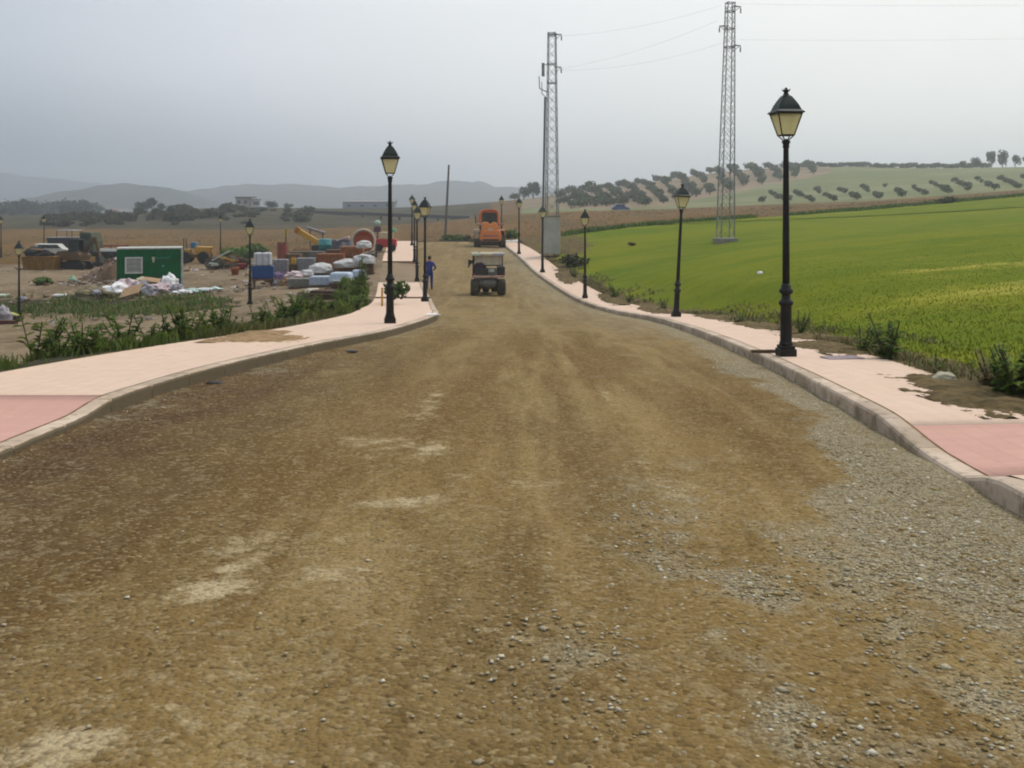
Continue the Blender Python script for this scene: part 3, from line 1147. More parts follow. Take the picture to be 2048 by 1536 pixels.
cover_patch('weeds', WEED, 30000, left_verge, .05, .26, .010, 41)


def left_bank(r, n):
    pxx = r.uniform(-60, 480, n)
    y = r.uniform(44, 58, n)
    x = (pxx - CX) / F_PX * y
    z = G(x, y)
    p = HY - z / y * F_PX
    k = np.exp(-((p - 612) / 15) ** 2) * (1 - sst(380, 480, pxx + 60 * (fbm(x, y, 29) - .5))) * sst(.34, .52, fbm(x * .6, y * .6, 27))
    return x, y, k


cover_patch('weeds', DARKW, 22000, left_bank, .08, .34, .012, 42)


def right_verge(r, n):
    y = 8.2 * np.exp(r.uniform(0, math.log(9), n))
    t = r.uniform(.0, 1.9, n)
    x = kerbR(y) + WR + t
    k = sst(.42, .58, fbm(x * .9, y * .5, 57)) * np.clip(1.25 - t / 1.9, 0, 1)
    return x, y, k


cover_patch('weeds', DRYW, 15000, right_verge, .03, .14, .006, 43, 2.2)
cover_patch('weeds', WEED, 3500, lambda r, n: (lambda x, y, k: (x, y, k * .8))(*right_verge(r, n)), .05, .2, .008, 44)


cover_patch('weeds', DRYW, 9000, left_bank, .08, .36, .010, 48)


def hedge_line(r, n):
    x = r.uniform(4, 66, n)
    y = field_edge(x) + r.normal(0, .45, n) + .4
    k = sst(.30, .5, fbm(x * .25, y * 0, 66))
    return x, y, k


cover_patch('hedge_weeds', DARKW, 9000, hedge_line, .10, .50, .02, 45)


def brown_field(r, n):
    y = 92 * np.exp(r.uniform(0, math.log(1.9), n))
    x = y * r.uniform(-.56, .52, n)
    k = np.where((x > 4) & (y < field_edge(x) + 1), 0, 1.0) * (.25 + .75 * sst(.4, .6, fbm(x * .1, y * .1, 70)))
    return x, y, k


cover_patch('dry_grass', leafmat('dry_crop', rgb(122, 84, 34), rgb(104, 78, 32), rgb(96, 86, 34), .2, .6), 10000, brown_field, .05, .15, .02, 46)

# ------------------------------------------------------------------ street lamps
IRON = mat('black_iron', rgb(24, 22, 20), rgb(34, 30, 26), rough=.55, scale=5, bump=.15, bscale=60, spec=.25)
ROOFG = mat('dark_green_metal', rgb(30, 44, 34), rgb(24, 32, 28), rough=.55, scale=6, bump=.1, spec=.25)


def opal():
    t = NT('opal_pane')
    c = t.mix(t.ramp(t.noise(3, 4), .35, .65), rgb(248, 242, 210, .98), rgb(240, 232, 196, .98))
    t.col(c)
    t.rough(.35, .4)
    tr = t.new('ShaderNodeBsdfTranslucent')
    t.l.new(c, tr.inputs[0])
    mx = t.new('ShaderNodeMixShader')
    mx.inputs[0].default_value = .5
    t.l.new(t.b.outputs[0], mx.inputs[1])
    t.l.new(tr.outputs[0], mx.inputs[2])
    cl = t.new('ShaderNodeBsdfTransparent')
    cl.inputs[0].default_value = (1.0, .97, .84, 1)
    m2 = t.new('ShaderNodeMixShader')
    m2.inputs[0].default_value = .52
    t.l.new(mx.outputs[0], m2.inputs[1])
    t.l.new(cl.outputs[0], m2.inputs[2])
    t.l.new(m2.outputs[0], t.n['Material Output'].inputs['Surface'])
    return t.m


OPAL = opal()


def make_lamp():
    root = thing('street_lamp', '', 'street lamp')
    p = MB().box((0, 0, .06), (.25, .25, .12)).box((0, 0, .145), (.215, .215, .05))
    p.build('plinth', IRON, root, bevel=.012)
    MB().lathe([(.098, .16), (.102, .19), (.088, .23), (.083, .5), (.080, .76)], 16).build('lower_shaft', IRON, root, smooth=False)
    MB().lathe([(.080, .76), (.104, .775), (.108, .80), (.104, .825), (.082, .845), (.066, .87), (.066, .93)], 18).build('collar', IRON, root, smooth=True)
    MB().lathe([(.066, .93), (.094, .95), (.104, .975), (.100, 1.0), (.078, 1.02), (.072, 1.06), (.058, 1.09)], 18).build('collar', IRON, root, smooth=True)
    MB().lathe([(.054, 1.08), (.052, 1.6), (.046, 2.4), (.040, 3.10), (.039, 3.14)], 16).build('upper_shaft', IRON, root, smooth=True)
    MB().lathe([(.039, 3.12), (.052, 3.135), (.046, 3.16), (.050, 3.185), (.066, 3.215), (.060, 3.23), (.03, 3.232)], 16).build('capital', IRON, root, smooth=True)
    fr = MB()
    zb, zt, rb, rt = 3.315, 3.635, .094, .182
    cs = [(-1, -1), (1, -1), (1, 1), (-1, 1)]
    for (sx, sy) in cs:
        fr.cyl((sx * .018, sy * .018, 3.225), (sx * rb, sy * rb, zb), .009, .009, 6)
        fr.cyl((sx * rb, sy * rb, zb), (sx * rt, sy * rt, zt), .010, .010, 6)
    for (a, b) in zip(cs, cs[1:] + cs[:1]):
        for r_, z_, q in ((rb, zb, .010), (rt, zt, .012)):
            fr.cyl((a[0] * r_, a[1] * r_, z_), (b[0] * r_, b[1] * r_, z_), q, q, 6)
    fr.cyl((0, 0, 3.225), (0, 0, 3.26), .03, .015, 10)
    lan = fr.build('lantern', IRON, root)
    for (a, b) in zip(cs, cs[1:] + cs[:1]):
        k = .955
        vs = [(a[0] * rb * k, a[1] * rb * k, zb + .006), (b[0] * rb * k, b[1] * rb * k, zb + .006),
              (b[0] * rt * k, b[1] * rt * k, zt - .008), (a[0] * rt * k, a[1] * rt * k, zt - .008)]
        c = Vector((0, 0, 0))
        for q in vs:
            c += Vector(q) / 4
        inn = [tuple(Vector(q) + (Vector((0, 0, q[2])) - Vector(q)).normalized() * .005) for q in vs]
        MB().add(vs + inn, [(0, 1, 2, 3), (7, 6, 5, 4), (0, 4, 5, 1), (1, 5, 6, 2), (2, 6, 7, 3), (3, 7, 4, 0)]).build('pane', OPAL, lan)
    s2 = math.sqrt(2)
    rf = MB().lathe([(.208 * s2, 3.64), (.218 * s2, 3.648), (.212 * s2, 3.662), (.176 * s2, 3.692), (.150 * s2, 3.76), (.108 * s2, 3.835),
                     (.066 * s2, 3.90), (.040 * s2, 3.915), (.035 * s2, 3.93)], 4, phase=math.pi / 4)
    roof = rf.build('lantern_roof', ROOFG, root, bevel=.006)
    fin = MB().lathe([(.035, 3.925), (.040, 3.94), (.030, 3.955), (.042, 3.975), (.060, 3.992), (.040, 3.994), (.016, 4.0), (.018, 4.02), (.006, 4.035)], 12)
    for i in range(8):
        a = i * math.pi / 4
        fin.cyl((math.cos(a) * .045, math.sin(a) * .045, 3.975), (math.cos(a) * .066, math.sin(a) * .066, 4.01), .009, .003, 5)
    fin.build('finial', ROOFG, roof)
    return root


LAMPS = [  # px, distance, side, lean, label
    (1572, 15.0, 'r', 0, 'large black lamp post nearest the camera on right pavement, batten lying at its foot'),
    (1352, 30.2, 'r', .052, 'leaning black lamp post second along the right pavement beside the green field'),
    (1170, 45.2, 'r', 0, 'black lamp post on right pavement in front of brown field strip, third along'),
    (1085, 60.0, 'r', 0, 'slim black lamp post standing just before the grey block under the pylon'),
    (1038, 71.0, 'r', 0, 'small black lamp post on right pavement just right of the orange roller'),
    (1003, 84.0, 'r', 0, 'farthest right lamp post with green lantern, its foot hidden by orange roller'),
    (780, 22.1, 'l', 0, 'big black lamp post on left pavement by the tall weeds, nearest on that side'),
    (850, 38.5, 'l', 0, 'black lamp post on left pavement just beside the worker in blue'),
    (834, 53.0, 'l', 0, 'black lamp post at the side track corner, left of the worker in blue'),
    (829, 63.8, 'l', 0, 'black lamp post past the side track, lantern peeping above the nearer one'),
    (824, 79.0, 'l', 0, 'farthest left roadside lamp post, topmost lantern in the cluster of three'),
    (500, 46.5, 'y', 0, 'black lamp post in the dirt yard left of the blue and white tank'),
    (38, 52.6, 'y', 0, 'black lamp post in yard near left edge, its foot on grass bank by dark box'),
    (88, 100.0, 'y', 0, 'distant lamp post rising behind the yellow skip in the yard'),
    (441, 100.0, 'y', 0, 'distant thin lamp post behind weeds between container and blue tank'),
    (2, 96.0, 'y', 0, 'distant lamp post cut by the left edge of the view'),
]
lamp0 = make_lamp()
for i, (px_, d, sd, lean, lab) in enumerate(LAMPS):
    o = lamp0 if i == 0 else copy_tree(lamp0)
    x = (px_ - CX) / F_PX * d
    z = float(zR0(d)) if sd == 'r' else float(zL0(d)) if sd == 'l' else g1(x, d) - .03
    o.location = (x, d, z - .004)
    o.rotation_euler = (0, lean, R([5, 8, -6, 20, 11, 4, 9, -12, 15, 3, 22, 7, 12, 2, 18, 5][i]))
    tag(o, lab, 'street lamp', 'black street lamps with cream lanterns')

# ------------------------------------------------------------------ lattice towers
STEEL = mat('galvanised_steel', rgb(150, 152, 150), rgb(118, 120, 118), rough=.55, scale=3, bump=.1, metal=.35)
CERAM = mat('brown_insulator', rgb(96, 78, 66), rough=.35, spec=.5)


def tower(name, label, loc, H, wb, wt, rz, levels, arms, extra=None):
    root = thing(name, label, 'pylon', loc, rz, 'lattice power pylons')

    def hw(z):
        return (wb + (wt - wb) * z / H) / 2
    cs = [(-1, -1), (1, -1), (1, 1), (-1, 1)]
    for (sx, sy) in cs:
        MB().cyl((sx * hw(0), sy * hw(0), -.3), (sx * hw(H), sy * hw(H), H), .042, .034, 4).build('leg', STEEL, root)
    zs = [0.0]
    while zs[-1] < H - .3:
        zs.append(min(H, zs[-1] + max(.62, hw(zs[-1]) * 2.1)))
    for (a, b) in zip(cs, cs[1:] + cs[:1]):
        m = MB()
        for k, (z0, z1) in enumerate(zip(zs[:-1], zs[1:])):
            p, q = (a, b) if k % 2 == 0 else (b, a)
            m.cyl((p[0] * hw(z0), p[1] * hw(z0), z0), (q[0] * hw(z1), q[1] * hw(z1), z1), .015, .015, 4)
            m.cyl((q[0] * hw(z0), q[1] * hw(z0), z0), (p[0] * hw(z1), p[1] * hw(z1), z1), .012, .012, 4)
        for z in levels + [H - .05]:
            m.cyl((a[0] * hw(z), a[1] * hw(z), z), (b[0] * hw(z), b[1] * hw(z), z), .035, .035, 4)
        m.build('bracing', STEEL, root)
    for (z, s, L) in arms:
        x0 = s * hw(z)
        ar = MB().cyl((x0 - s * .1, -hw(z), z), (x0 + s * L, 0, z), .03, .024, 5).cyl((x0 - s * .1, hw(z), z), (x0 + s * L, 0, z), .03, .024, 5)
        ar.cyl((x0, 0, z - .35), (x0 + s * L * .9, 0, z - .02), .022, .022, 5)
        a = ar.build('crossarm', STEEL, root)
        MB().lathe([(.02, z - .42), (.055, z - .38), (.03, z - .33), (.055, z - .28), (.03, z - .22), (.055, z - .17), (.02, z - .1), (.015, z)],
                   8, c=(x0 + s * L * .96, 0, 0)).build('insulator', CERAM, a)
    if extra:
        extra(root, hw)
    return root


def switchgear(root, hw):
    f = MB().box((-.62, 0, 12.55), (.16, .3, .9)).cyl((-.35, 0, 12.9), (-.62, 0, 12.9), .03, .03, 5)
    f.build('switch_box', STEEL, root)
    g_ = MB().tube([(-.35, -.05, 11.0), (-.86, -.05, 11.25), (-.9, -.05, 12.1)], .035).tube([(-.4, .1, 10.6), (-.72, .1, 10.9), (-.74, .1, 11.7)], .03)
    g_.build('fuse_holder', STEEL, root)
    MB().tube([(-.43, -.3, 10.6), (-.5, -.36, 6), (-.62, -.42, 0)], .075, 8).build('cable_conduit', mat('grey_conduit', rgb(128, 126, 138), rough=.6), root)


tA = at(1104, 69)
tower('pylon', 'steel lattice pylon with switch gear rising from the grey block beside the road', (tA.x, tA.y, -2.85), 15.1, .86, .50, R(-12), [12.9, 11.6, 14.9],
      [(14.95, 1, .42), (12.7, 1, .38)], switchgear)
tB = at(1440, 64)
twB = tower('pylon', 'steel lattice pylon standing in the green field, reaching the top of the view', (tB.x + .33, tB.y, tB.z - .1), 15.5, .9, .46, R(9), [14.9, 13.8, 12.6],
            [(15.25, 1, .5), (13.95, -1, .45), (12.75, 1, .5)])
twB.rotation_euler = (0, .022, R(9))
foot = thing('concrete_footing', 'low concrete footing under the pylon in the green field', 'footing', (tB.x + .33, tB.y, tB.z))
MB().box((0, 0, .1), (1.35, 1.35, .4)).build('slab', mat('old_concrete', rgb(156, 150, 136), rgb(128, 122, 108), bump=.3), foot, bevel=.03)
CONC = MATS['old_concrete']
gbk = thing('tower_base_block', 'tall grey rendered block enclosing the feet of the roadside pylon', 'block', (tA.x, tA.y, -2.85), R(-3))
MB().box((0, 0, 1.12), (1.12, 1.12, 2.55)).build('wall', mat('grey_render', rgb(196, 194, 182), rgb(178, 176, 164), scale=1.2, bump=.25), gbk, bevel=.015)
MB().box((0, 0, 2.43), (1.2, 1.2, .07)).build('capping', CONC, gbk, bevel=.01)

WIRE = mat('aluminium_wire', rgb(150, 150, 150), rough=.5, bump=0)


def wire(a, b, sag, label):
    m = MB()
    a, b = Vector(a), Vector(b)
    pts = []
    for i in range(25):
        t = i / 24
        p = a.lerp(b, t)
        p.z -= sag * 4 * t * (1 - t)
        pts.append(p)
    m.tube(pts, .0045, 4)
    o = m.build('power_line', WIRE)
    return tag(o, label, 'power line', 'thin overhead wires')


wire((tA.x + .62, 69, 12.0), (tB.x + .1, 64, 13.1), .35, 'thin topmost overhead wire between the two lattice pylons')
wire((tA.x + .6, 69, 9.75), (tB.x - .2, 64, 12.1), .35, 'thin middle overhead wire between the two lattice pylons')
wire((tA.x + .6, 69, 9.65), (tB.x + .7, 64.2, 10.9), .5, 'thin lowest overhead wire between the two lattice pylons')
wire((tB.x + 1.2, 64, 13.2), (70, 58, 13.6), .7, 'thin upper overhead wire running right from the field pylon')
wire((tB.x + 1.2, 64, 10.9), (70, 58, 12.0), .7, 'thin lower overhead wire running right from the field pylon')

# telegraph pole, raised channel
tp = at(890, 110)
pole = thing('telegraph_pole', 'bare leaning wooden pole standing in the brown field beyond the road end', 'pole', (tp.x, tp.y, tp.z - .2), 0, None, 0, .05)
MB().cyl((0, 0, 0), (0, 0, 8.4), .15, .10, 12).build('shaft', mat('weathered_pole', rgb(112, 108, 98), rgb(88, 84, 76), bump=.3), pole)
MB().cyl((0, 0, 8.4), (0, 0, 8.5), .11, .03, 12).build('cap', STEEL, pole)

DARK = mat('dark_weathered', rgb(66, 66, 72), rgb(50, 50, 56), rough=.8)
fl_a, fl_b = Vector(W(606, 426, 262)), Vector(W(932, 438, 240))
fl = thing('water_channel', 'long dark raised channel on short piers crossing the brown field', 'water channel', (0, 0, 0))
mb = MB()
dirv = (fl_b - fl_a)
ang = math.atan2(dirv.y, dirv.x)
side_ = Vector((-math.sin(ang), math.cos(ang), 0)) * .5
for s in (-1, 1):
    o_ = side_ * s
    q = [fl_a + o_, fl_b + o_]
    t_ = side_ * .25 * s
    vs = [q[0] - t_, q[1] - t_, q[1] + t_, q[0] + t_]
    vs = vs + [v + Vector((0, 0, .72)) for v in vs]
    mb.add(vs, [(0, 1, 2, 3), (4, 5, 6, 7), (0, 1, 5, 4), (1, 2, 6, 5), (2, 3, 7, 6), (3, 0, 4, 7)])
vs = [fl_a - side_, fl_b - side_, fl_b + side_, fl_a + side_]
vs = vs + [v + Vector((0, 0, .1)) for v in vs]
mb.add([v + Vector((0, 0, -.06)) for v in vs], [(0, 1, 2, 3), (4, 5, 6, 7), (0, 1, 5, 4), (1, 2, 6, 5), (2, 3, 7, 6), (3, 0, 4, 7)])
mb.build('trough', DARK, fl)
for i in range(9):
    p = fl_a.lerp(fl_b, (i + .4) / 8.8)
    gz = g1(p.x, p.y)
    MB().box((p.x, p.y, (p.z + gz) / 2 - .3), (.4, .4, max(.3, p.z - gz) + .5), ang).build('pier', DARK, fl)
p = fl_b + Vector((-1.5, 0, .2))
MB().box(p, (4.6, 1.3, 1.1), ang).build('sluice_box', DARK, fl, bevel=.03)

# ------------------------------------------------------------------ road machines
RUBBER = mat('dusty_rubber', rgb(66, 62, 54), rgb(96, 86, 66), rough=.9, scale=4, bump=.4, bscale=18)
DARKM = mat('dark_machine_paint', rgb(44, 42, 42), rgb(62, 58, 52), rough=.6)
GREYM = mat('grey_dusty_paint', rgb(112, 112, 104), rgb(92, 88, 76), rough=.6)
RUST = mat('rusty_steel', rgb(128, 92, 66), rgb(104, 76, 56), rough=.8)
ORANGE = mat('orange_paint', rgb(226, 130, 58), rgb(204, 118, 60), rough=.45, scale=2.5, lo=.4, hi=.8, spec=.4)
PALEO = mat('faded_orange_paint', rgb(196, 140, 98), rgb(176, 130, 96), rough=.6)
WHITEP = mat('white_paint', rgb(222, 220, 212), rgb(198, 194, 182), rough=.5)
TEAL = mat('teal_lamp_glass', rgb(206, 226, 206), rough=.3)
LILAC = mat('lilac_lamp_glass', rgb(206, 196, 220), rough=.3)


def glass_mat(name, c, alpha, rough=.15):
    t = NT(name)
    t.col(c)
    t.rough(rough, .5)
    tr = t.new('ShaderNodeBsdfTransparent')
    mx = t.new('ShaderNodeMixShader')
    f = t.ramp(t.noise(3, 5), .3, .7, alpha - .12, alpha + .12)
    t.l.new(f, mx.inputs[0])
    t.l.new(tr.outputs[0], mx.inputs[1])
    t.l.new(t.b.outputs[0], mx.inputs[2])
    t.l.new(mx.outputs[0], t.n['Material Output'].inputs['Surface'])
    return t.m


DUSTGLASS = glass_mat('dusty_glass', rgb(206, 196, 174), .74)
DARKGLASS = glass_mat('dark_glass', rgb(46, 62, 60), .8)


def wheel(parent, c, r, w, name='wheel', treads=18):
    """axis along x"""
    t = MB().lathe([(r * .55, -w / 2), (r * .86, -w / 2), (r * .97, -w * .38), (r, -w * .2), (r, w * .2), (r * .97, w * .38), (r * .86, w / 2), (r * .55, w / 2)],
                   24, c=c, axis='X')
    for i in range(treads):
        a = 2 * math.pi * i / treads
        for s in (-1, 1):
            t.box((c[0] + s * w * .22, c[1] + math.cos(a + s * .1) * r, c[2] + math.sin(a + s * .1) * r), (w * .42, r * .13, r * .06), Matrix.Rotation(a + s * .1 - math.pi / 2, 3, 'X'))
    o = t.build('wheel', RUBBER, parent)
    MB().lathe([(r * .16, -w * .36), (r * .54, -w * .40), (r * .56, w * .40), (r * .16, w * .36)], 20, c=c, axis='X').build('rim', GREYM, o)
    return o


def road_spot(x, y):
    return Vector((x, y, float(road_z(x, y)) + .015))


# small pneumatic roller with canopy
rp = road_spot(-1.12, 46.2)
rol = thing('road_roller', 'small dark road roller with flat canopy seen from behind, driver on its left', 'road roller', rp, R(4), None)
for x, w_ in ((-.62, .34), (.64, .38)):
    wheel(rol, (x, .15, .37), .37, w_)
for x in (-.42, 0, .42):
    wheel(rol, (x, 2.0, .37), .37, .32)
b = MB().prismx([(-.1, .42), (.1, .30), (2.3, .30), (2.45, .55), (2.45, .80), (-.1, .82)], -.42, .42)
b.build('chassis', DARKM, rol, bevel=.03)
MB().lathe([(.10, -.42), (.20, -.3), (.25, -.1), (.25, .1), (.20, .3), (.10, .42)], 16, c=(0, -.02, .55), axis='X').build('axle_housing', GREYM, rol, smooth=True)
MB().prism([(-.45, .86), (.45, .86), (.34, .52), (.16, .42), (-.16, .42), (-.34, .52)], -.12, .0).build('belly_guard', GREYM, rol, bevel=.02)
MB().box((.0, -.2, .885), (1.52, .12, .10)).build('bumper', mat('faded_pink_beam', rgb(226, 186, 170), rgb(180, 142, 120), rough=.7), rol, bevel=.012)
bx = MB().box((-.28, .3, 1.08), (.62, .9, .36)).box((.62, .25, 1.12), (.34, .8, .42))
bx.build('side_locker', DARKM, rol, bevel=.03)
pl = MB().box((.14, -.07, 1.10), (.58, .10, .34))
plate = pl.build('engine_cover', GREYM, rol, bevel=.04)
mk = MB()
r_ = random.Random(4)
for i, (x, z, w_, h_) in enumerate([(-.09, 1.19, .05, .05), (-.03, 1.165, .05, .045), (.035, 1.18, .06, .04), (.11, 1.19, .05, .05), (.175, 1.185, .05, .06),
                                    (.24, 1.185, .06, .03), (.03, 1.115, .05, .03), (.10, 1.12, .06, .035), (.18, 1.115, .06, .035), (.25, 1.12, .06, .04),
                                    (.20, 1.15, .12, .02), (-.01, 1.2, .03, .02)]):
    mk.box((x + .02, -.1225, z), (w_, .006, h_), Matrix.Rotation(r_.uniform(-.3, .3), 3, 'Y'))
mk.build('badge_lettering', WHITEP, plate)
MB().box((-.02, .02, 1.385), (1.30, .06, .05)).build('cross_rail', DARKM, rol, bevel=.006)
for x in (-.64, .68):
    for y in (.02, 1.45):
        MB().box((x, y, 1.38 if y < 1 else 1.32), (.05, .05, .98 if y < 1 else 1.1)).build('canopy_post', DARKM, rol)
win = MB().box((.02, .02, 1.625), (1.24, .012, .43)).build('rear_window', DUSTGLASS, rol)
MB().prismx([(-.12, 1.86), (-.10, 1.93), (.6, 1.965), (1.6, 1.94), (1.62, 1.87)], -.74, .78).build('canopy', mat('olive_canopy', rgb(186, 176, 150), rgb(166, 154, 128)), rol, bevel=.015)
MB().box((-.52, -.16, 1.905), (.38, .06, .11)).build('roof_lamp', TEAL, rol, bevel=.012)
MB().box((.50, -.16, 1.905), (.46, .06, .11)).build('roof_lamp', LILAC, rol, bevel=.012)
MB().box((-.84, .1, 1.55), (.12, .05, .2)).tube([(-.66, .1, 1.6), (-.84, .1, 1.6)], .014).build('mirror', DARKM, rol)
MB().box((-.30, .55, 1.16), (.48, .46, .1)).box((-.30, .33, 1.36), (.48, .08, .36)).build('seat', mat('black_vinyl', rgb(36, 33, 36), rough=.6), rol, bevel=.03)
MB().blob((-.38, -.03, 1.24), (.28, .09, .30), 3, .2, 2, 6).build('seat_cover', mat('dark_purple_vinyl', rgb(46, 32, 52), rgb(60, 34, 48), rough=.8), rol, smooth=True)
swt = MB()
pts = [(-.30 + .17 * math.cos(a), 1.05 + .05 * math.sin(a), 1.48 + .15 * math.sin(a)) for a in np.linspace(0, 2 * math.pi, 17)]
swt.tube(pts, .014).cyl((-.3, 1.05, 1.48), (-.3, 1.3, .8), .02)
swt.build('steering_wheel', DARKM, rol)
tl = MB().box((-.70, -.16, .98), (.07, .05, .09)).box((.72, -.16, .98), (.07, .05, .09))
tl.build('tail_lamp', mat('red_lens', rgb(140, 40, 36), rough=.3), rol)

# large orange single drum roller
rp2 = road_spot(-1.75, 79.5)
orr = thing('road_roller', 'large orange single drum roller with rounded hood and cab on the far road', 'road roller', rp2, R(5))
for x in (-.84, .86):
    wheel(orr, (x, .55, .62), .62, .46)
MB().lathe([(.2, -.95), (.68, -.95), (.70, -.9), (.70, .9), (.68, .95), (.2, .95)], 32, c=(0, 3.6, .70), axis='X').build('drum', STEEL, orr)
MB().box((0, 2.7, .78), (2.1, .16, .3)).box((-1.04, 3.4, .78), (.12, 1.7, .3)).box((1.04, 3.4, .78), (.12, 1.7, .3)).build('drum_frame', ORANGE, orr, bevel=.03)
hd = MB().prism([(-.66, .50), (.70, .50), (.78, .72), (.76, 1.05), (.66, 1.36), (-.62, 1.36), (-.72, 1.05), (-.74, .72)], -.35, 1.6)
hood = hd.build('hood', ORANGE, orr, bevel=.07, seg=3)
MB().box((.02, -.36, .95), (1.04, .05, .17)).build('tail_bar', mat('faded_red_bar', rgb(196, 128, 104), rgb(180, 116, 92)), hood, bevel=.02)
MB().box((.02, -.37, .60), (1.1, .05, .13)).build('grille', DARKM, hood)
up = MB().prism([(-.56, 1.36), (.58, 1.36), (.58, 1.70), (.46, 1.98), (.28, 2.04), (.08, 1.86), (-.02, 1.84), (-.12, 2.02), (-.44, 2.04), (-.54, 1.82)], -.15, 1.3)
uph = up.build('engine_hood', mat('bright_orange_paint', rgb(246, 158, 84), rgb(232, 142, 74), rough=.45), orr, bevel=.05, seg=3)
MB().box((.02, -.16, 1.44), (.34, .03, .16)).build('badge', WHITEP, uph, bevel=.02)
for s, m_ in ((-1, mat('pale_lamp_box', rgb(196, 160, 126))), (1, mat('pinkish_lamp_box', rgb(196, 140, 128)))):
    MB().box((s * .76 + .02, .25, 1.84), (.36, .28, .18)).build('work_lamp', m_, orr, bevel=.03)
for s in (-1, 1):
    MB().box((s * .84 + .02, .5, 1.38), (.42, 1.5, .07)).box((s * 1.0 + .02, .5, 1.2), (.07, 1.5, .4)).build('fender', PALEO if s < 0 else ORANGE, orr, bevel=.02)
MB().box((-.92, -.12, 1.0), (.30, .35, .62)).build('side_tank', mat('pale_tank', rgb(176, 158, 128), rgb(150, 134, 106)), orr, bevel=.03)
fr = MB()
arch = [(-.60, 1.95), (-.60, 2.62), (-.50, 2.86), (-.28, 2.98), (.30, 2.98), (.54, 2.86), (.64, 2.62), (.64, 1.95)]
for yv in (1.0, 2.3):
    for a_, b_ in zip(arch[:-1], arch[1:]):
        fr.cyl((a_[0], yv, a_[1]), (b_[0], yv, b_[1]), .085, .085, 8)
for a_ in ((-.56, 2.74), (.6, 2.74)):
    fr.cyl((a_[0], 1.0, a_[1]), (a_[0], 2.3, a_[1]), .07, .07, 8)
cab = fr.build('cab_frame', ORANGE, orr)
MB().prism([(-.62, 2.78), (-.45, 2.98), (-.25, 3.06), (.3, 3.06), (.5, 2.98), (.66, 2.78)], .9, 2.4).build('cab_roof', mat('red_orange_roof', rgb(190, 96, 56), rgb(176, 86, 52)), cab, bevel=.03)
MB().box((.02, 1.04, 2.38), (1.14, .02, .86)).build('window', DARKGLASS, cab)
MB().box((-.62, 1.65, 2.2), (.02, 1.2, 1.1)).build('window', DARKGLASS, cab)
MB().box((.66, 1.65, 2.2), (.02, 1.2, 1.1)).build('window', DARKGLASS, cab)
MB().box((.02, 1.75, 1.6), (1.3, 1.4, .5)).build('cab_floor', DARKM, orr)
MB().tube([(-.9, 1.1, 1.9), (-.95, 1.1, 2.6)], .035).build('exhaust', DARKM, orr)
MB().box((.02, 1.9, 2.15), (.5, .15, .6)).box((.02, 1.7, 1.92), (.5, .45, .12)).build('seat', DARKM, orr, bevel=.03)


orr.scale = (1.17, 1.0, .985)

# ------------------------------------------------------------------ people
def skin_body(name, joints, edges, parent, mats, pick, sub=1):
    """one continuous surface grown over a skeleton; pick(co) -> material slot"""
    names = list(joints)
    me = bpy.data.meshes.new(name)
    me.from_pydata([joints[k][0] for k in names], [(names.index(a), names.index(b)) for a, b in edges], [])
    o = bpy.data.objects.new(name, me)
    COL.objects.link(o)
    o.modifiers.new('skin', 'SKIN').use_smooth_shade = True
    s = o.modifiers.new('sub', 'SUBSURF')
    s.levels = s.render_levels = sub
    sk = me.skin_vertices[0].data
    for i, k in enumerate(names):
        r0 = joints[k][1]
        sk[i].radius = (r0, r0) if not isinstance(r0, tuple) else r0
        sk[i].use_root = (i == 0)
    dg = bpy.context.evaluated_depsgraph_get()
    m2 = bpy.data.meshes.new_from_object(o.evaluated_get(dg))
    bpy.data.objects.remove(o)
    m2.name = name
    m2.materials.clear()
    for m in mats:
        m2.materials.append(m)
    for p in m2.polygons:
        p.material_index = pick(p.center)
        p.use_smooth = True
    o = bpy.data.objects.new(name, m2)
    COL.objects.link(o)
    o.parent = parent
    return o


SKIN = mat('skin', rgb(176, 126, 98), rgb(160, 110, 86), rough=.6, bump=.05)
BLUE = mat('blue_cotton', rgb(44, 62, 138), rgb(36, 50, 116), rough=.9, bump=.3)
BOOT = mat('brown_boots', rgb(62, 48, 38), rough=.8)
DCLOTH = mat('dark_purple_cotton', rgb(52, 40, 58), rgb(40, 34, 46), rough=.9, bump=.3)
HAIR = mat('dark_hair', rgb(50, 36, 28), rgb(40, 30, 24), rough=.8)


def hand(J, E, tag_, wrist, dirv, thumb):
    d = Vector(dirv).normalized()
    t = Vector(thumb).normalized()
    w = Vector(wrist)
    palm = w + d * .06
    J['palm' + tag_] = (palm, (.036, .022))
    E.append(('wrist' + tag_, 'palm' + tag_))
    for i, (o, L) in enumerate(((-.028, .062), (-.009, .074), (.010, .070), (.027, .054))):
        a, b_ = palm + t * -o + d * .045, palm + t * -o * 1.2 + d * (.045 + L * .5) + Vector((0, -.006, 0))
        c = palm + t * -o * 1.25 + d * (.045 + L) + Vector((0, -.024, 0))
        for q, (nm, p) in enumerate((('k', a), ('m', b_), ('t', c))):
            J[f'{nm}{i}{tag_}'] = (p, .009 - q * .0008)
        E += [('palm' + tag_, f'k{i}{tag_}'), (f'k{i}{tag_}', f'm{i}{tag_}'), (f'm{i}{tag_}', f't{i}{tag_}')]
    J['th' + tag_] = (palm + t * .042 + d * .01, .011)
    J['tt' + tag_] = (palm + t * .058 + d * .045, .009)
    E += [('palm' + tag_, 'th' + tag_), ('th' + tag_, 'tt' + tag_)]


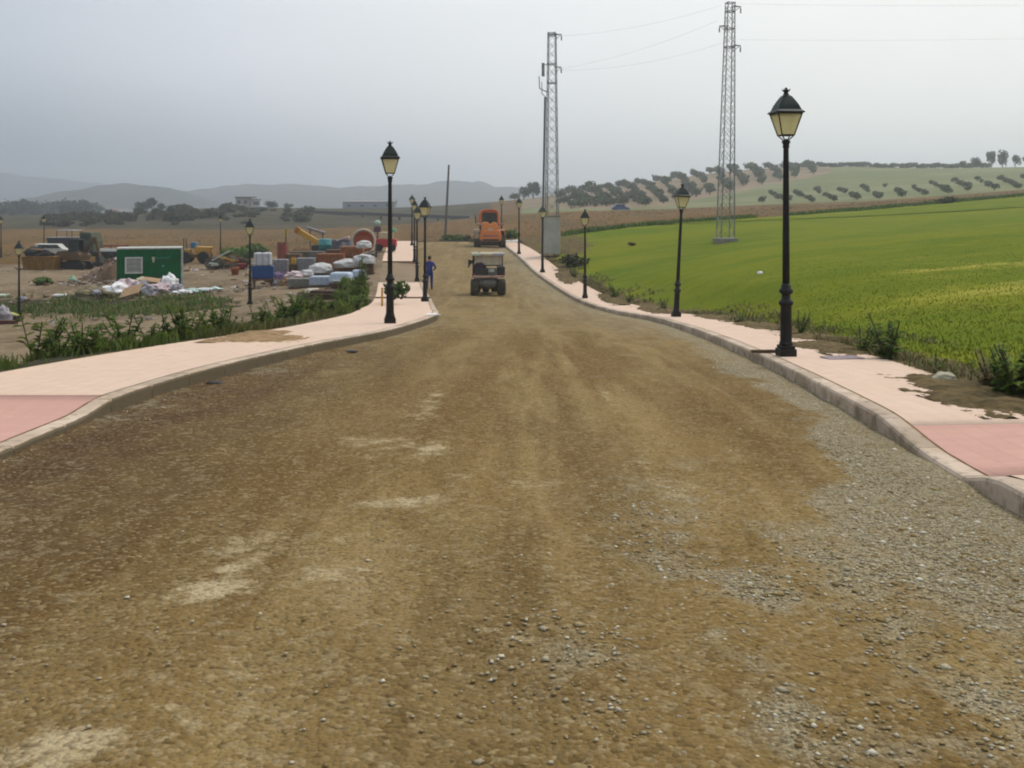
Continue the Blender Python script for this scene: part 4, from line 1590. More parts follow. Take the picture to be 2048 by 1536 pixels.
def head_parts(root, c, back=True):
    """face on the +y side: the person looks away from the camera"""
    cx, cy, cz = c
    h = MB().blob((cx, cy - .01, cz + .035), (.088, .104, .098), 3, .06, 2, 5)
    # cut the face free: keep only the vertices behind and above
    keep = [i for i, v in enumerate(h.v) if (v[1] < cy + .03 or v[2] > cz + .075)]
    ks = set(keep)
    h.f = [f for f in h.f if all(i in ks for i in f)]
    h.build('hair', HAIR, root, smooth=True)


wx, wy = (859 - CX) / F_PX * 49.0, 49.0
wk = thing('person', 'worker in blue overalls walking up the left side of the road, elbows out', 'person', (wx, wy, float(road_z(wx, wy)) + .02), R(6))
J, E = {}, []
for k, v, r0 in [('pelvis', (0, 0, .86), .145), ('waist', (0, 0, 1.0), .135), ('chest', (0, .02, 1.2), (.165, .125)), ('shoulders', (0, .02, 1.33), (.15, .10)),
                 ('neck', (0, .02, 1.42), .058), ('head1', (0, .035, 1.50), .082), ('head2', (0, .03, 1.585), .085), ('crown', (0, .02, 1.64), .06),
                 ('shL', (-.185, .02, 1.31), .072), ('elL', (-.275, -.03, 1.08), .052), ('wristL', (-.20, .13, .92), .032),
                 ('shR', (.185, .02, 1.31), .072), ('elR', (.30, -.03, 1.10), .052), ('wristR', (.24, .16, 1.0), .032),
                 ('hipL', (-.10, 0, .82), .105), ('knL', (-.115, .04, .47), .072), ('anL', (-.12, -.07, .11), .050), ('toL', (-.13, .09, .045), .045),
                 ('hipR', (.10, 0, .82), .105), ('knR', (.11, .07, .46), .072), ('anR', (.11, .03, .10), .050), ('toR', (.12, .19, .045), .045),
                 ('nose', (0, .125, 1.535), .016)]:
    J[k] = (Vector(v), r0)
E += [('pelvis', 'waist'), ('waist', 'chest'), ('chest', 'shoulders'), ('shoulders', 'neck'), ('neck', 'head1'), ('head1', 'head2'), ('head2', 'crown'),
      ('shoulders', 'shL'), ('shL', 'elL'), ('elL', 'wristL'), ('shoulders', 'shR'), ('shR', 'elR'), ('elR', 'wristR'), ('pelvis', 'hipL'), ('hipL', 'knL'),
      ('knL', 'anL'), ('anL', 'toL'), ('pelvis', 'hipR'), ('hipR', 'knR'), ('knR', 'anR'), ('anR', 'toR'), ('head1', 'nose')]
hand(J, E, 'L', (-.20, .13, .92), (.35, .75, -.5), (.6, .3, .5))
hand(J, E, 'R', (.24, .16, 1.0), (-.35, .8, -.3), (-.6, .2, .5))


def pick_w(c):
    if c.z > 1.425 or (c.y > .15 and .7 < c.z < 1.05 and abs(c.x) > .08):
        return 0
    if c.z < .13:
        return 2
    return 1


skin_body('body', J, E, wk, [SKIN, BLUE, BOOT], pick_w)
head_parts(wk, (0, .03, 1.56))
er = MB().blob((-.088, .03, 1.54), (.012, .022, .03), 1, 0).blob((.088, .03, 1.54), (.012, .022, .03), 1, 0)
er.build('ear', SKIN, wk, smooth=True)
ey = MB().blob((-.032, .112, 1.565), (.012, .008, .008), 1, 0).blob((.032, .112, 1.565), (.012, .008, .008), 1, 0)
ey.build('eye', WHITEP, wk, smooth=True)
MB().box((0, .112, 1.49), (.045, .012, .008)).build('mouth', mat('lips', rgb(150, 88, 76)), wk)

# the roller's driver
dv = thing('person', 'driver in dark clothes seated on the small roller, left elbow out to the side', 'person', rp + Vector((0, 0, 0)), R(4))
J, E = {}, []
ox, oy, oz = -.34, .62, 1.22
for k, v, r0 in [('pelvis', (ox, oy, oz + .08), .15), ('waist', (ox, oy + .01, oz + .2), .14), ('chest', (ox - .02, oy + .02, oz + .37), (.17, .125)),
                 ('shoulders', (ox - .02, oy + .03, oz + .47), (.14, .09)), ('neck', (ox - .02, oy + .05, oz + .53), .055),
                 ('head1', (ox - .02, oy + .08, oz + .60), .078), ('head2', (ox - .02, oy + .07, oz + .665), .08), ('crown', (ox - .02, oy + .06, oz + .705), .055),
                 ('shL', (ox - .22, oy + .02, oz + .43), .068), ('elL', (ox - .50, oy - .1, oz + .20), .05), ('wristL', (ox - .52, oy + .14, oz + .06), .032),
                 ('shR', (ox + .18, oy + .02, oz + .43), .068), ('elR', (ox + .24, oy + .12, oz + .18), .05), ('wristR', (ox + .13, oy + .36, oz + .27), .032),
                 ('hipL', (ox - .1, oy + .06, oz + .07), .10), ('knL', (ox - .12, oy + .46, oz + .05), .07), ('anL', (ox - .12, oy + .5, oz - .34), .05), ('toL', (ox - .12, oy + .66, oz - .39), .045),
                 ('hipR', (ox + .1, oy + .06, oz + .07), .10), ('knR', (ox + .12, oy + .46, oz + .05), .07), ('anR', (ox + .12, oy + .5, oz - .34), .05), ('toR', (ox + .12, oy + .66, oz - .39), .045),
                 ('nose', (ox - .02, oy + .165, oz + .63), .016)]:
    J[k] = (Vector(v), r0)
E += [('pelvis', 'waist'), ('waist', 'chest'), ('chest', 'shoulders'), ('shoulders', 'neck'), ('neck', 'head1'), ('head1', 'head2'), ('head2', 'crown'),
      ('shoulders', 'shL'), ('shL', 'elL'), ('elL', 'wristL'), ('shoulders', 'shR'), ('shR', 'elR'), ('elR', 'wristR'), ('pelvis', 'hipL'), ('hipL', 'knL'),
      ('knL', 'anL'), ('anL', 'toL'), ('pelvis', 'hipR'), ('hipR', 'knR'), ('knR', 'anR'), ('anR', 'toR'), ('head1', 'nose')]
hand(J, E, 'L', J['wristL'][0], (-.1, .8, -.3), (.6, .2, .5))
hand(J, E, 'R', J['wristR'][0], (-.3, .8, .2), (-.6, .1, .6))


def pick_d(c):
    if c.z > oz + .545 or c.y > oy + .38 and c.z > oz + .2 or (c.x < ox - .46 and c.y > oy + .12):
        return 0
    if c.z < oz - .31:
        return 2
    return 1


skin_body('body', J, E, dv, [SKIN, DCLOTH, BOOT], pick_d)
head_parts(dv, (ox - .02, oy + .075, oz + .645))

# ------------------------------------------------------------------ the works yard
def place(px_, d, dz=0.0):
    return at(px_, d, dz)


GREENP = mat('dark_green_paint', rgb(0, 108, 54), rgb(0, 92, 46), rough=.8, scale=1.5, bump=.08, spec=.08)
TRIM = mat('pale_trim', rgb(196, 196, 186), rgb(168, 166, 154), rough=.6)
p = place(300, 61.5)
cab_ = thing('site_cabin', 'green site cabin with pale roof trim and one white shuttered window in the yard', 'site cabin', p + Vector((0, 0, -.05)), R(19))
Wc, Hc, Dc = 3.72, 2.40, 2.2
MB().box((0, Dc / 2, Hc / 2), (Wc, Dc, Hc)).build('wall', GREENP, cab_, bevel=.02)
rb_ = MB()
for i in range(19):
    rb_.box((-Wc / 2 + .14 + i * (Wc - .28) / 18, -.012, Hc / 2), (.045, .03, Hc - .16))
rb_.build('corrugation', GREENP, cab_, bevel=.006, seg=1)
MB().box((0, Dc / 2, Hc + .045), (Wc + .1, Dc + .1, .09)).build('roof', TRIM, cab_, bevel=.01)
MB().box((Wc / 2 + .02, -.02, Hc / 2), (.13, .1, Hc - .004)).build('corner_post', TRIM, cab_, bevel=.008)
MB().box((-Wc / 2 - .01, -.02, Hc / 2), (.08, .08, Hc - .004)).build('corner_post', GREENP, cab_, bevel=.008)
MB().box((Wc / 2 + .01, Dc, Hc / 2), (.08, .08, Hc - .004)).build('corner_post', TRIM, cab_, bevel=.008)
MB().box((0, Dc / 2, -.03), (Wc - .2, Dc - .2, .16)).build('skid', DARK, cab_)
wx0 = -Wc / 2 + .93
wf = MB()
for (cx_, cz_, sx_, sz_) in ((0, .46, 1.02, .09), (0, -.46, 1.02, .09), (-.465, 0, .09, .83), (.465, 0, .09, .83)):
    wf.box((wx0 + cx_, -.05, 1.42 + cz_), (sx_, .07, sz_))
wfo = wf.build('window', WHITEP, cab_, bevel=.008)
for i in range(8):
    MB().box((wx0, -.045, 1.42 - .36 + i * .104), (.84, .03, .096), Matrix.Rotation(R(12), 3, 'X')).build('slat', mat('grey_shutter', rgb(178, 180, 170), rgb(164, 166, 158)), wfo)
lg = MB()
r_ = random.Random(9)
lx = -Wc / 2 + 1.98
lg.prism([(lx - .02, 1.92), (lx + .16, 1.92), (lx + .14, 1.62), (lx + .05, 1.56)], -.04, -.03)
lg.build('emblem', mat('cream_print', rgb(196, 190, 160)), cab_)
lt = MB()
x_ = lx + .24
for i in range(9):
    h_ = r_.choice([.10, .14, .16])
    lt.box((x_, -.036, 1.80 + h_ / 2 - .02), (.022, .01, h_)).box((x_ + .03, -.036, 1.80 + r_.choice([0, .06, .11])), (.06, .01, .022))
    x_ += .095
lt.build('lettering', mat('teal_print', rgb(84, 160, 140), rgb(70, 140, 124)), cab_)
MB().prism([(lx + .62, 1.44), (lx + .72, 1.36), (lx + .64, 1.26), (lx + .54, 1.35)], -.04, -.03).build('emblem', MATS['teal_print'], cab_)
MB().box((lx + .42, -.04, .50), (.42, .014, .16), Matrix.Rotation(R(-28), 3, 'Y')).build('sticker', mat('grey_print', rgb(150, 150, 160)), cab_)

# --- plant parked in the yard
YEL = mat('dull_yellow_paint', rgb(150, 108, 26), rgb(124, 88, 30), rough=.6)
YELB = mat('bright_yellow_paint', rgb(206, 158, 40), rgb(190, 140, 40), rough=.5)
BROWN = mat('brown_dusty_paint', rgb(112, 88, 58), rgb(92, 74, 50), rough=.8)
BLACK = mat('black_rubber_track', rgb(30, 29, 28), rgb(44, 40, 34), rough=.8)

p = place(86, 76)
sk = thing('skip', 'open yellow skip with sloping ends and dark scrap heaped inside', 'skip', p)
MB().prism([(-1.15, 0), (1.1, 0), (1.22, .98), (-1.28, .98)], -.75, .75).build('body', YEL, sk, bevel=.03)
MB().box((-.03, 0, 1.0), (2.56, 1.6, .07)).build('rim', YEL, sk, bevel=.015)
for x in (-.8, -.25, .3, .85):
    MB().box((x, -.78, .5), (.08, .07, .9)).build('rib', YEL, sk)
MB().blob((-.3, 0, 1.15), (1.0, .62, .5), 3, .5, 1.6, 4).build('scrap', BLACK, sk)
MB().box((-.35, -.2, 1.55), (.95, .3, .06), Matrix.Rotation(.1, 3, 'Y')).build('board', mat('tan_board', rgb(170, 132, 92)), sk)

p = place(148, 77)
ex = thing('excavator', 'brown tracked excavator with black tracks and folded arm beside the yellow skip', 'excavator', p, R(-12))
for s in (-1, 1):
    tk = MB().prism([(-1.2, .1), (-1.05, 0), (1.0, 0), (1.3, .16), (1.32, .42), (1.1, .58), (-1.05, .56), (-1.24, .36)], s * .55 - .2, s * .55 + .2)
    for i in range(18):
        tk.box((-1.05 + i * .122, s * .55, -.01), (.05, .42, .04)).box((-1.0 + i * .118, s * .55, .59), (.05, .42, .04))
    tk.build('track', BLACK, ex)
MB().cyl((0, 0, .45), (0, 0, .72), .5, .5, 16).build('turntable', DARKM, ex)
MB().prism([(-1.1, .7), (.9, .7), (.98, 1.1), (.5, 1.5), (-.9, 1.42), (-1.15, 1.2)], -.7, .75).build('body', BROWN, ex, bevel=.05)
cf = MB()
for x in (.05, .85):
    for y in (-.7, -.05):
        cf.box((x, y, 1.78), (.06, .06, 1.0))
cf.box((.45, -.37, 2.3), (.95, .8, .07))
cfo = cf.build('cab', DARKM, ex)
MB().box((.45, -.7, 1.8), (.74, .02, .86)).build('window', DARKGLASS, cfo)
MB().box((.45, -.05, 1.8), (.74, .02, .86)).build('window', DARKGLASS, cfo)
MB().prism([(.5, 1.2), (.72, 1.12), (1.75, 2.25), (1.7, 2.45), (1.5, 2.4)], .12, .38).build('boom', BROWN, ex, bevel=.02)
st_ = MB().prism([(1.5, 2.46), (1.8, 2.46), (2.15, .95), (2.0, .9)], .16, .34)
sto = st_.build('dipper_arm', BROWN, ex, bevel=.02)
MB().prism([(1.85, .95), (2.2, .98), (2.3, .5), (2.0, .22), (1.6, .36), (1.7, .5), (1.95, .55)], -.05, .5).build('bucket', DARKM, sto)
MB().cyl((.95, .25, 1.15), (1.5, .25, 2.1), .05, .04, 8).build('hydraulic_ram', STEEL, ex)

p = place(150, 96)
tr_ = thing('lorry', 'dark tipper lorry with pale roof line parked behind the excavator', 'lorry', p, R(-4))
for x in (-1.4, -.5, 1.55):
    for y in (-.9, .9):
        t_ = MB().lathe([(.2, -.14), (.42, -.14), (.45, 0), (.42, .14), (.2, .14)], 16, c=(x, y, .45), axis='Y')
        t_.build('wheel', BLACK, tr_)
MB().box((0, 0, .72), (4.2, .8, .24)).build('chassis', DARKM, tr_)
MB().prism([(-2.15, .86), (.75, .86), (.85, 1.85), (-2.25, 1.85)], -1.05, 1.05).build('tipper_body', mat('dark_blue_grey_paint', rgb(58, 58, 66), rgb(74, 68, 66)), tr_, bevel=.03)
MB().box((-.7, 0, 1.87), (3.2, 2.2, .07)).build('body_rim', TRIM, tr_)
cbm = MB().prism([(.95, .6), (2.3, .6), (2.3, 1.5), (2.05, 2.35), (.95, 2.4)], -1.0, 1.0)
cbo = cbm.build('cab', mat('dull_green_paint', rgb(72, 84, 60), rgb(86, 86, 66)), tr_, bevel=.05)
MB().box((1.5, -1.01, 1.9), (.8, .03, .5)).build('window', DARKGLASS, cbo)
MB().box((-.55, 0, 2.55), (1.7, 2.0, .07)).build('rack_roof', mat('pale_blue_sheet', rgb(170, 178, 186)), tr_)
for x in (-1.3, .2):
    for y in (-.95, .95):
        MB().box((x, y, 2.2), (.05, .05, .66)).build('rack_post', DARKM, tr_)

p = place(218, 92)
tl_ = thing('trailer', 'low dark trailer carrying a pale sheet, left of the green cabin', 'trailer', p)
MB().box((0, 0, .62), (3.0, 1.6, .34)).build('bed', BLACK, tl_, bevel=.03)
for x in (-.5, .4):
    for y in (-.85, .85):
        MB().lathe([(.1, -.1), (.32, -.1), (.33, 0), (.32, .1), (.1, .1)], 14, c=(x, y, .33), axis='Y').build('wheel', BLACK, tl_)
MB().prismx([(-.7, .79), (.7, .79), (.6, 1.02), (-.55, 1.06)], -.9, 1.3).build('load_sheet', TRIM, tl_, bevel=.05)
MB().cyl((-1.5, 0, .55), (-2.3, 0, .5), .05, .05, 6).build('drawbar', BLACK, tl_)

p = place(103, 93)
o = thing('van', 'low white van seen between distant lamp post and dark lorry', 'van', p, R(8))
MB().prism([(-1.3, .35), (1.5, .35), (1.55, .85), (1.15, .95), (.75, 1.35), (-1.25, 1.38), (-1.35, .9)], -.75, .75).build('body', WHITEP, o, bevel=.06)
MB().prism([(-1.0, .98), (1.0, .98), (.72, 1.28), (-.95, 1.3)], -.77, .77).build('window', DARKGLASS, o)
for x in (-.8, 1.0):
    for y in (-.72, .72):
        MB().lathe([(.1, -.09), (.3, -.09), (.3, .09), (.1, .09)], 14, c=(x, y, .3), axis='Y').build('wheel', BLACK, o)

p = place(392, 84)
dm = thing('dumper', 'yellow site dumper with blue seat hood parked right of the green cabin', 'dumper', p, R(6))
for x in (-.75, .75):
    for y in (-.7, .7):
        MB().lathe([(.15, -.16), (.46, -.16), (.5, -.08), (.5, .08), (.46, .16), (.15, .16)], 16, c=(x, y, .5), axis='Y').build('wheel', BLACK, dm)
MB().box((0, 0, .6), (2.3, .7, .3)).build('chassis', YEL, dm, bevel=.03)
MB().prism([(.1, .8), (1.0, .75), (1.35, 1.35), (.05, 1.4)], -.75, .75).build('skip_bucket', YELB, dm, bevel=.03)
MB().box((-.75, 0, .95), (.8, .9, .45)).build('engine_cover', YELB, dm, bevel=.05)
MB().box((-.15, 0, 1.5), (.5, .55, .5)).build('seat', mat('sky_blue_plastic', rgb(84, 134, 168)), dm, bevel=.06)
for y in (-.5, .5):
    MB().tube([(-.9, y, .8), (-.9, y, 2.05)], .04).build('roll_bar', DARKM, dm)
MB().tube([(-.9, -.5, 2.05), (-.9, .5, 2.05)], .04).build('roll_bar', DARKM, dm)

# white and blue tank on a stand
p = place(526, 58.5)
tk_ = thing('water_tank', 'white tank on blue box base carried on a rusty trestle in the yard', 'tank', p, R(10))
for x in (-.5, .5):
    for y in (-.35, .35):
        MB().box((x, y, .22), (.08, .08, .46)).build('leg', RUST, tk_)
MB().box((0, 0, .48), (1.32, .98, .1)).build('trestle_top', RUST, tk_, bevel=.01)
MB().box((0, 0, .90), (1.22, .9, .74)).build('base_box', mat('mid_blue_paint', rgb(30, 78, 132), rgb(30, 66, 120), rough=.5), tk_, bevel=.04)
wt_ = MB().box((.0, 0, 1.66), (1.0, .84, .76)).build('tank', mat('milky_plastic', rgb(226, 222, 224), rgb(208, 204, 206), rough=.4), tk_, bevel=.09, seg=3)
for x in (-.34, 0, .34):
    MB().box((x, -.425, 1.66), (.03, .02, .74)).build('cage_bar', STEEL, wt_)
MB().cyl((0, 0, 2.03), (0, 0, 2.1), .12, .12, 12).build('lid', DARKM, wt_)

WOOD = mat('grey_wood', rgb(150, 128, 100), rgb(112, 94, 74), scale=3, bump=.3)
WOODD = mat('dark_wood', rgb(104, 78, 56), rgb(76, 58, 42), scale=3, bump=.3)
CARD = mat('cardboard', rgb(188, 154, 116), rgb(172, 138, 100), rough=.85)
BAGW = mat('white_plastic_bag', rgb(240, 238, 234, .85), rgb(222, 216, 214, .85), rough=.5, bump=.5, bscale=8, dist=.05)
BAGP = mat('pinkish_plastic_bag', rgb(222, 198, 200), rgb(198, 174, 172), rough=.5, bump=.5, bscale=8, dist=.05)
BAGG = mat('grey_plastic_bag', rgb(166, 160, 164), rgb(138, 132, 136), rough=.5, bump=.5, bscale=8, dist=.05)
BAGL = mat('pale_green_sheet', rgb(176, 206, 188), rgb(206, 216, 210), rough=.5, bump=.4, bscale=8)
WRAP = mat('stretch_wrap', rgb(182, 194, 208), rgb(160, 172, 190), rough=.3, bump=.4, bscale=10, spec=.5)
WRAPG = mat('grey_blocks', rgb(136, 132, 122), rgb(116, 112, 102), bump=.3)
BRICK = mat('orange_brick', rgb(160, 100, 62), rgb(138, 84, 50), scale=5, bump=.3)
BRICKD = mat('brown_brick', rgb(124, 92, 70), rgb(104, 78, 60), scale=5, bump=.3)


def pallet(parent):
    for y in (-.45, 0, .45):
        MB().box((0, y, .05), (1.15, .09, .09)).build('bearer', WOODD, parent)
    for x in (-.5, -.25, 0, .25, .5):
        MB().box((x, 0, .11), (.13, 1.0, .022)).build('deck_board', WOOD, parent)


def stack_of(name, label, cat, px_, d, nx, nz, bw, bh, m, rz=0.0, group='loaded pallets in the yard', wrap=None, depth=.9):
    root = thing(name, label, cat, place(px_, d), rz, group)
    pallet(root)
    w0 = nx * bw
    r = random.Random(int(px_))
    sh = None
    for k in range(nz):
        for i in range(nx):
            x = -w0 / 2 + (i + .5) * bw
            if sh is None:
                sh = MB().box((0, 0, 0), (bw - .012, depth, bh - .012)).build('block', m, root, bevel=.006, seg=1)
                o_ = sh
            else:
                o_ = sh.copy()
                COL.objects.link(o_)
            o_.location = (x, r.uniform(-.02, .02), .125 + bh * (k + .5))
    if wrap:
        MB().box((0, 0, .125 + nz * bh / 2), (w0 + .03, depth + .06, nz * bh + .02)).build('wrapping', wrap, root, bevel=.05)
    return root


CLEARW = glass_mat('clear_wrap', rgb(176, 176, 182), .35)
stack_of('block_pallet', 'tall pallet of pinkish grey blocks just right of the blue and white tank', 'block stack', 562, 62, 4, 6, .22, .2, mat('pinkish_block', rgb(164, 148, 144), rgb(144, 128, 124), bump=.3), .1, wrap=CLEARW)
stack_of('block_pallet', 'tall pallet of brown blocks behind the white cement sacks, left one', 'block stack', 588, 66, 4, 6, .24, .22, BRICKD, -.05)
stack_of('block_pallet', 'tall wrapped pallet of grey blocks with pale green strap, before the yellow boom', 'block stack', 612, 61, 5, 6, .22, .21, mat('grey_block', rgb(136, 138, 132), rgb(118, 120, 116), bump=.3), .05, wrap=CLEARW)
stack_of('brick_pallet', 'long low stack of orange bricks behind the white sacks', 'brick stack', 662, 62, 7, 7, .24, .19, BRICK, 0)
stack_of('brick_pallet', 'orange brick stack beside the pale sack under the round drum', 'brick stack', 704, 63, 6, 7, .24, .19, BRICK, .08)
stack_of('block_pallet', 'low pallet of plain grey concrete slabs at the front left of the stacks', 'block stack', 601, 54.5, 4, 3, .32, .145, WRAPG, .03)
stack_of('wrapped_pallet', 'low pallet in bluish wrap between grey slabs and the rounded white one', 'wrapped pallet', 644, 53.5, 4, 3, .29, .15, WRAPG, 0, wrap=WRAP)


def crumpled(name, label, cat, px_, d, s, m, seed, group=None, rz=0.0, dz=0.0, amp=.35, sub=3, flat=-.35):
    pz = place(px_, d, dz)
    o_ = MB().blob((0, 0, 0), s, sub, amp, 1.7, seed, flat).build(name, m, None, smooth=False)
    o_.location = pz + Vector((0, 0, s[2] * .33))
    o_.rotation_euler = (0, 0, rz)
    return tag(o_, label, cat, group)


def wrapped(label, px_, d, s, seed, m=None):
    root = thing('wrapped_pallet', label, 'wrapped pallet', place(px_, d), random.Random(seed).uniform(-.2, .2), 'loaded pallets in the yard')
    pallet(root)
    b_ = MB().box((0, 0, .13 + s[2] / 2), s, taper=.86)
    b_.build('load', m or WRAP, root, bevel=.12, seg=3)
    return root


wrapped('rounded white and pale blue wrapped load nearest the tall weeds', 683, 53.0, (1.22, .95, .56), 3, mat('white_blue_wrap', rgb(198, 212, 224), rgb(176, 190, 206), rough=.35, bump=.3, bscale=8))
wrapped('small bluish wrapped load partly behind tall weeds', 718, 54.5, (.8, .8, .42), 5)
G_S = 'white cement sacks lying on the stacks'
SACK = mat('white_sack', rgb(214, 210, 204), rgb(192, 188, 184), rough=.7, bump=.4, bscale=7, dist=.04)
crumpled('cement_sack', 'lumpy white sack lying on top of the bluish wrapped pallet', 'sack', 642, 56.8, (.70, .46, .42), SACK, 12, G_S, dz=.62, amp=.25)
crumpled('cement_sack', 'long white sack right of centre on the front brick stack', 'sack', 697, 56.8, (.82, .44, .34), SACK, 13, G_S, dz=.66, amp=.25)
crumpled('cement_sack', 'white sack at right end, half behind the tall weeds', 'sack', 728, 56.8, (.68, .44, .42), SACK, 14, G_S, dz=.68, amp=.25)
crumpled('cement_sack', 'pale grey rounded sack just below the round orange drum', 'sack', 728, 61.5, (.50, .4, .36), SACK, 15, G_S, dz=1.25, amp=.2)
stack_of('block_pallet', 'grey block pallet under the lumpy white sack', 'block stack', 641, 57.0, 5, 3, .22, .16, WRAPG, .02)
stack_of('brick_pallet', 'low brown brick pallet under the long white sack', 'brick stack', 690, 57.2, 6, 3, .22, .17, BRICKD, -.03)
stack_of('brick_pallet', 'low brown brick pallet half behind tall weeds', 'brick stack', 729, 57.4, 5, 3, .22, .17, BRICKD, .06)

# concrete mixer with round orange drum
p = place(728, 68)
mx_ = thing('concrete_mixer', 'large round orange mixer drum with pale rim behind the brick stacks', 'concrete mixer', p + Vector((0, 0, -.28)), R(-6))
MB().box((0, 0, .1), (1.6, 1.4, .2)).build('skid', DARKM, mx_)
MB().lathe([(.3, .75), (.62, .6), (.72, .25), (.72, -.05), (.62, -.12), (.60, -.06), (.2, 0.0)], 28, c=(0, 0, 1.62), axis='Y').build('drum', mat('rusty_orange_paint', rgb(196, 100, 58), rgb(170, 84, 52), rough=.6), mx_, smooth=True)
rim = MB()
for i in range(30):
    a0, a1 = [R(-25 + 230 * (i + k) / 30) for k in (0, 1)]
    rim.cyl((math.cos(a0) * .78, -.1, 1.62 + math.sin(a0) * .78), (math.cos(a1) * .78, -.1, 1.62 + math.sin(a1) * .78), .075, .075, 8)
rim.build('rim', mat('pale_cement_crust', rgb(206, 196, 180), rgb(186, 172, 152), bump=.5), mx_, smooth=True)
for s in (-1, 1):
    MB().tube([(s * .8, .1, 1.6), (s * .85, .1, .1)], .06, 8).build('stand_leg', DARKM, mx_)
    MB().lathe([(.05, -.06), (.28, -.07), (.3, 0), (.28, .07), (.05, .06)], 14, c=(s * .7, .8, .3), axis='X').build('wheel', BLACK, mx_)
MB().box((0, .5, .7), (1.4, 1.0, .14)).build('frame', DARKM, mx_)

p = place(640, 76)
bm_ = thing('crane_boom', 'yellow box girder boom slanting down to the right behind the block pallets', 'boom', p, R(0))
mtx = Matrix.Rotation(R(31), 3, 'Y')
MB().box((-.82, 0, 1.72), (2.4, .34, .40), mtx).build('girder', YELB, bm_, bevel=.03)
MB().box((-1.72, 0, 2.26), (.34, .42, .5), mtx).build('head', mat('orange_yellow_paint', rgb(186, 120, 34)), bm_, bevel=.03)
MB().box((0, 0, .55), (1.1, 1.1, 1.2)).build('base', DARKM, bm_, bevel=.05)
p = place(571, 78)
jb = thing('marker_post', 'short upright yellow post standing behind the block pallets', 'post', p)
MB().cyl((0, 0, 0), (.05, 0, 2.55), .05, .05, 8).build('pole', WOODD, jb)
MB().box((.06, 0, 2.28), (.26, .06, .62), Matrix.Rotation(.15, 3, 'Y')).build('plate', mat('pale_yellow_paint', rgb(210, 186, 84)), jb, bevel=.01)
p = place(632, 80)
pp_ = thing('pipe_bundle', 'pale plastic pipes leaning above the yellow boom', 'pipes', p)
for i in range(4):
    MB().cyl((-.75, i * .12, 2.35 - i * .05), (.75, i * .12, 1.9 - i * .05), .055, .055, 10).build('pipe', mat('lilac_grey_pipe', rgb(190, 184, 194)), pp_)
for x in (-.5, .5):
    MB().cyl((x, .2, 0), (x, .2, 2.05 - x * .3), .05, .05, 6).build('prop', WOODD, pp_)
p = place(650, 70)
td = thing('drum', 'teal plastic drum standing left of the round orange mixer', 'drum', p + Vector((0, 0, 0)))
MB().box((0, 0, .6), (.95, .9, 1.16)).build('stand', DARKM, td, bevel=.02)
MB().lathe([(.40, 1.18), (.46, 1.22), (.46, 1.5), (.48, 1.52), (.46, 1.55), (.46, 1.88), (.42, 1.93), (.2, 1.94)], 20).build('barrel', mat('teal_plastic', rgb(84, 158, 156), rgb(74, 140, 140), rough=.45), td, smooth=True)
p = place(681, 72)
gs = thing('generator', 'dark grey generator with pale cover between teal drum and round mixer', 'generator', p)
MB().box((0, 0, 1.2), (1.5, .8, 1.0)).build('housing', mat('slate_paint', rgb(98, 98, 112), rgb(120, 114, 112)), gs, bevel=.06)
MB().box((.2, -.1, 1.75), (.9, .7, .12), Matrix.Rotation(-.3, 3, 'Y')).build('cover', BAGP, gs, bevel=.03)
for x in (-.55, .55):
    MB().box((x, 0, .36), (.1, .7, .74)).build('leg', DARKM, gs)
p = place(775, 72)
rm = thing('mortar_pump', 'red and cream machine behind the tall weeds right of the mixer', 'pump', p)
MB().box((-.1, 0, .62), (1.5, .8, .6)).build('tub', mat('red_paint', rgb(186, 56, 52), rgb(160, 50, 46), rough=.5), rm, bevel=.08)
MB().box((-.1, .1, 1.15), (1.0, .7, .5)).build('hopper', mat('cream_paint', rgb(206, 188, 148)), rm, bevel=.06)
MB().lathe([(.1, 1.38), (.26, 1.42), (.2, 1.66), (.05, 1.7)], 14, c=(.45, 0, 0)).build('cap', mat('mint_plastic', rgb(132, 176, 134)), rm)
for x in (-.55, .4):
    MB().lathe([(.05, -.06), (.27, -.06), (.28, 0), (.27, .06), (.05, .06)], 12, c=(x, -.42, .28), axis='Y').build('wheel', BLACK, rm)
p = place(755, 74)
lp_ = thing('work_light', 'pale green round work light on a purple stand right of the mixer', 'work light', p)
MB().cyl((0, 0, 0), (0, 0, 1.6), .05, .05, 8).box((0, 0, 1.55), (.5, .3, .4)).build('stand', mat('dull_purple_paint', rgb(104, 74, 96)), lp_)
MB().blob((0, 0, 2.0), (.26, .24, .24), 2, .05).build('lamp', mat('mint_glass', rgb(186, 212, 192)), lp_, smooth=True)

# more of the jumble
for q, d, s, m_, lab, dz in [(588, 55.8, (.5, .36, .26), BAGP, 'pinkish sack lying on the left end of the grey slabs', .55), (613, 56.2, (.42, .36, .3), SACK, 'small pale sack at right end of the grey slabs', .55),
                             (572, 57.5, (.46, .4, .34), mat('brown_sack', rgb(150, 118, 84), rgb(122, 96, 68), bump=.4), 'brown sack on the ground left of the grey slabs', .0),
                             (520, 70, (.7, .5, .5), mat('olive_sheet', rgb(96, 98, 66), rgb(78, 80, 54), bump=.4), 'olive tarpaulin heap behind the blue and white tank', .1),
                             (600, 75, (.9, .6, .8), mat('tan_heap', rgb(150, 112, 74), rgb(120, 92, 62), bump=.4), 'tan sand heap behind block pallets below the yellow boom', .1),
                             (695, 70, (.7, .5, 1.0), mat('grey_sheet', rgb(142, 136, 136), rgb(112, 108, 112), bump=.4), 'grey covered heap left of the round orange mixer', .2)]:
    crumpled('covered_heap' if 'heap' in lab else 'sack', lab, 'heap' if 'heap' in lab else 'sack', q, d, s, m_, int(q), None, dz=dz, amp=.35)
mat('orange_plastic', rgb(206, 116, 60))
mat('red_paint', rgb(186, 56, 52), rgb(160, 50, 46), rough=.5)
p = place(565, 74)
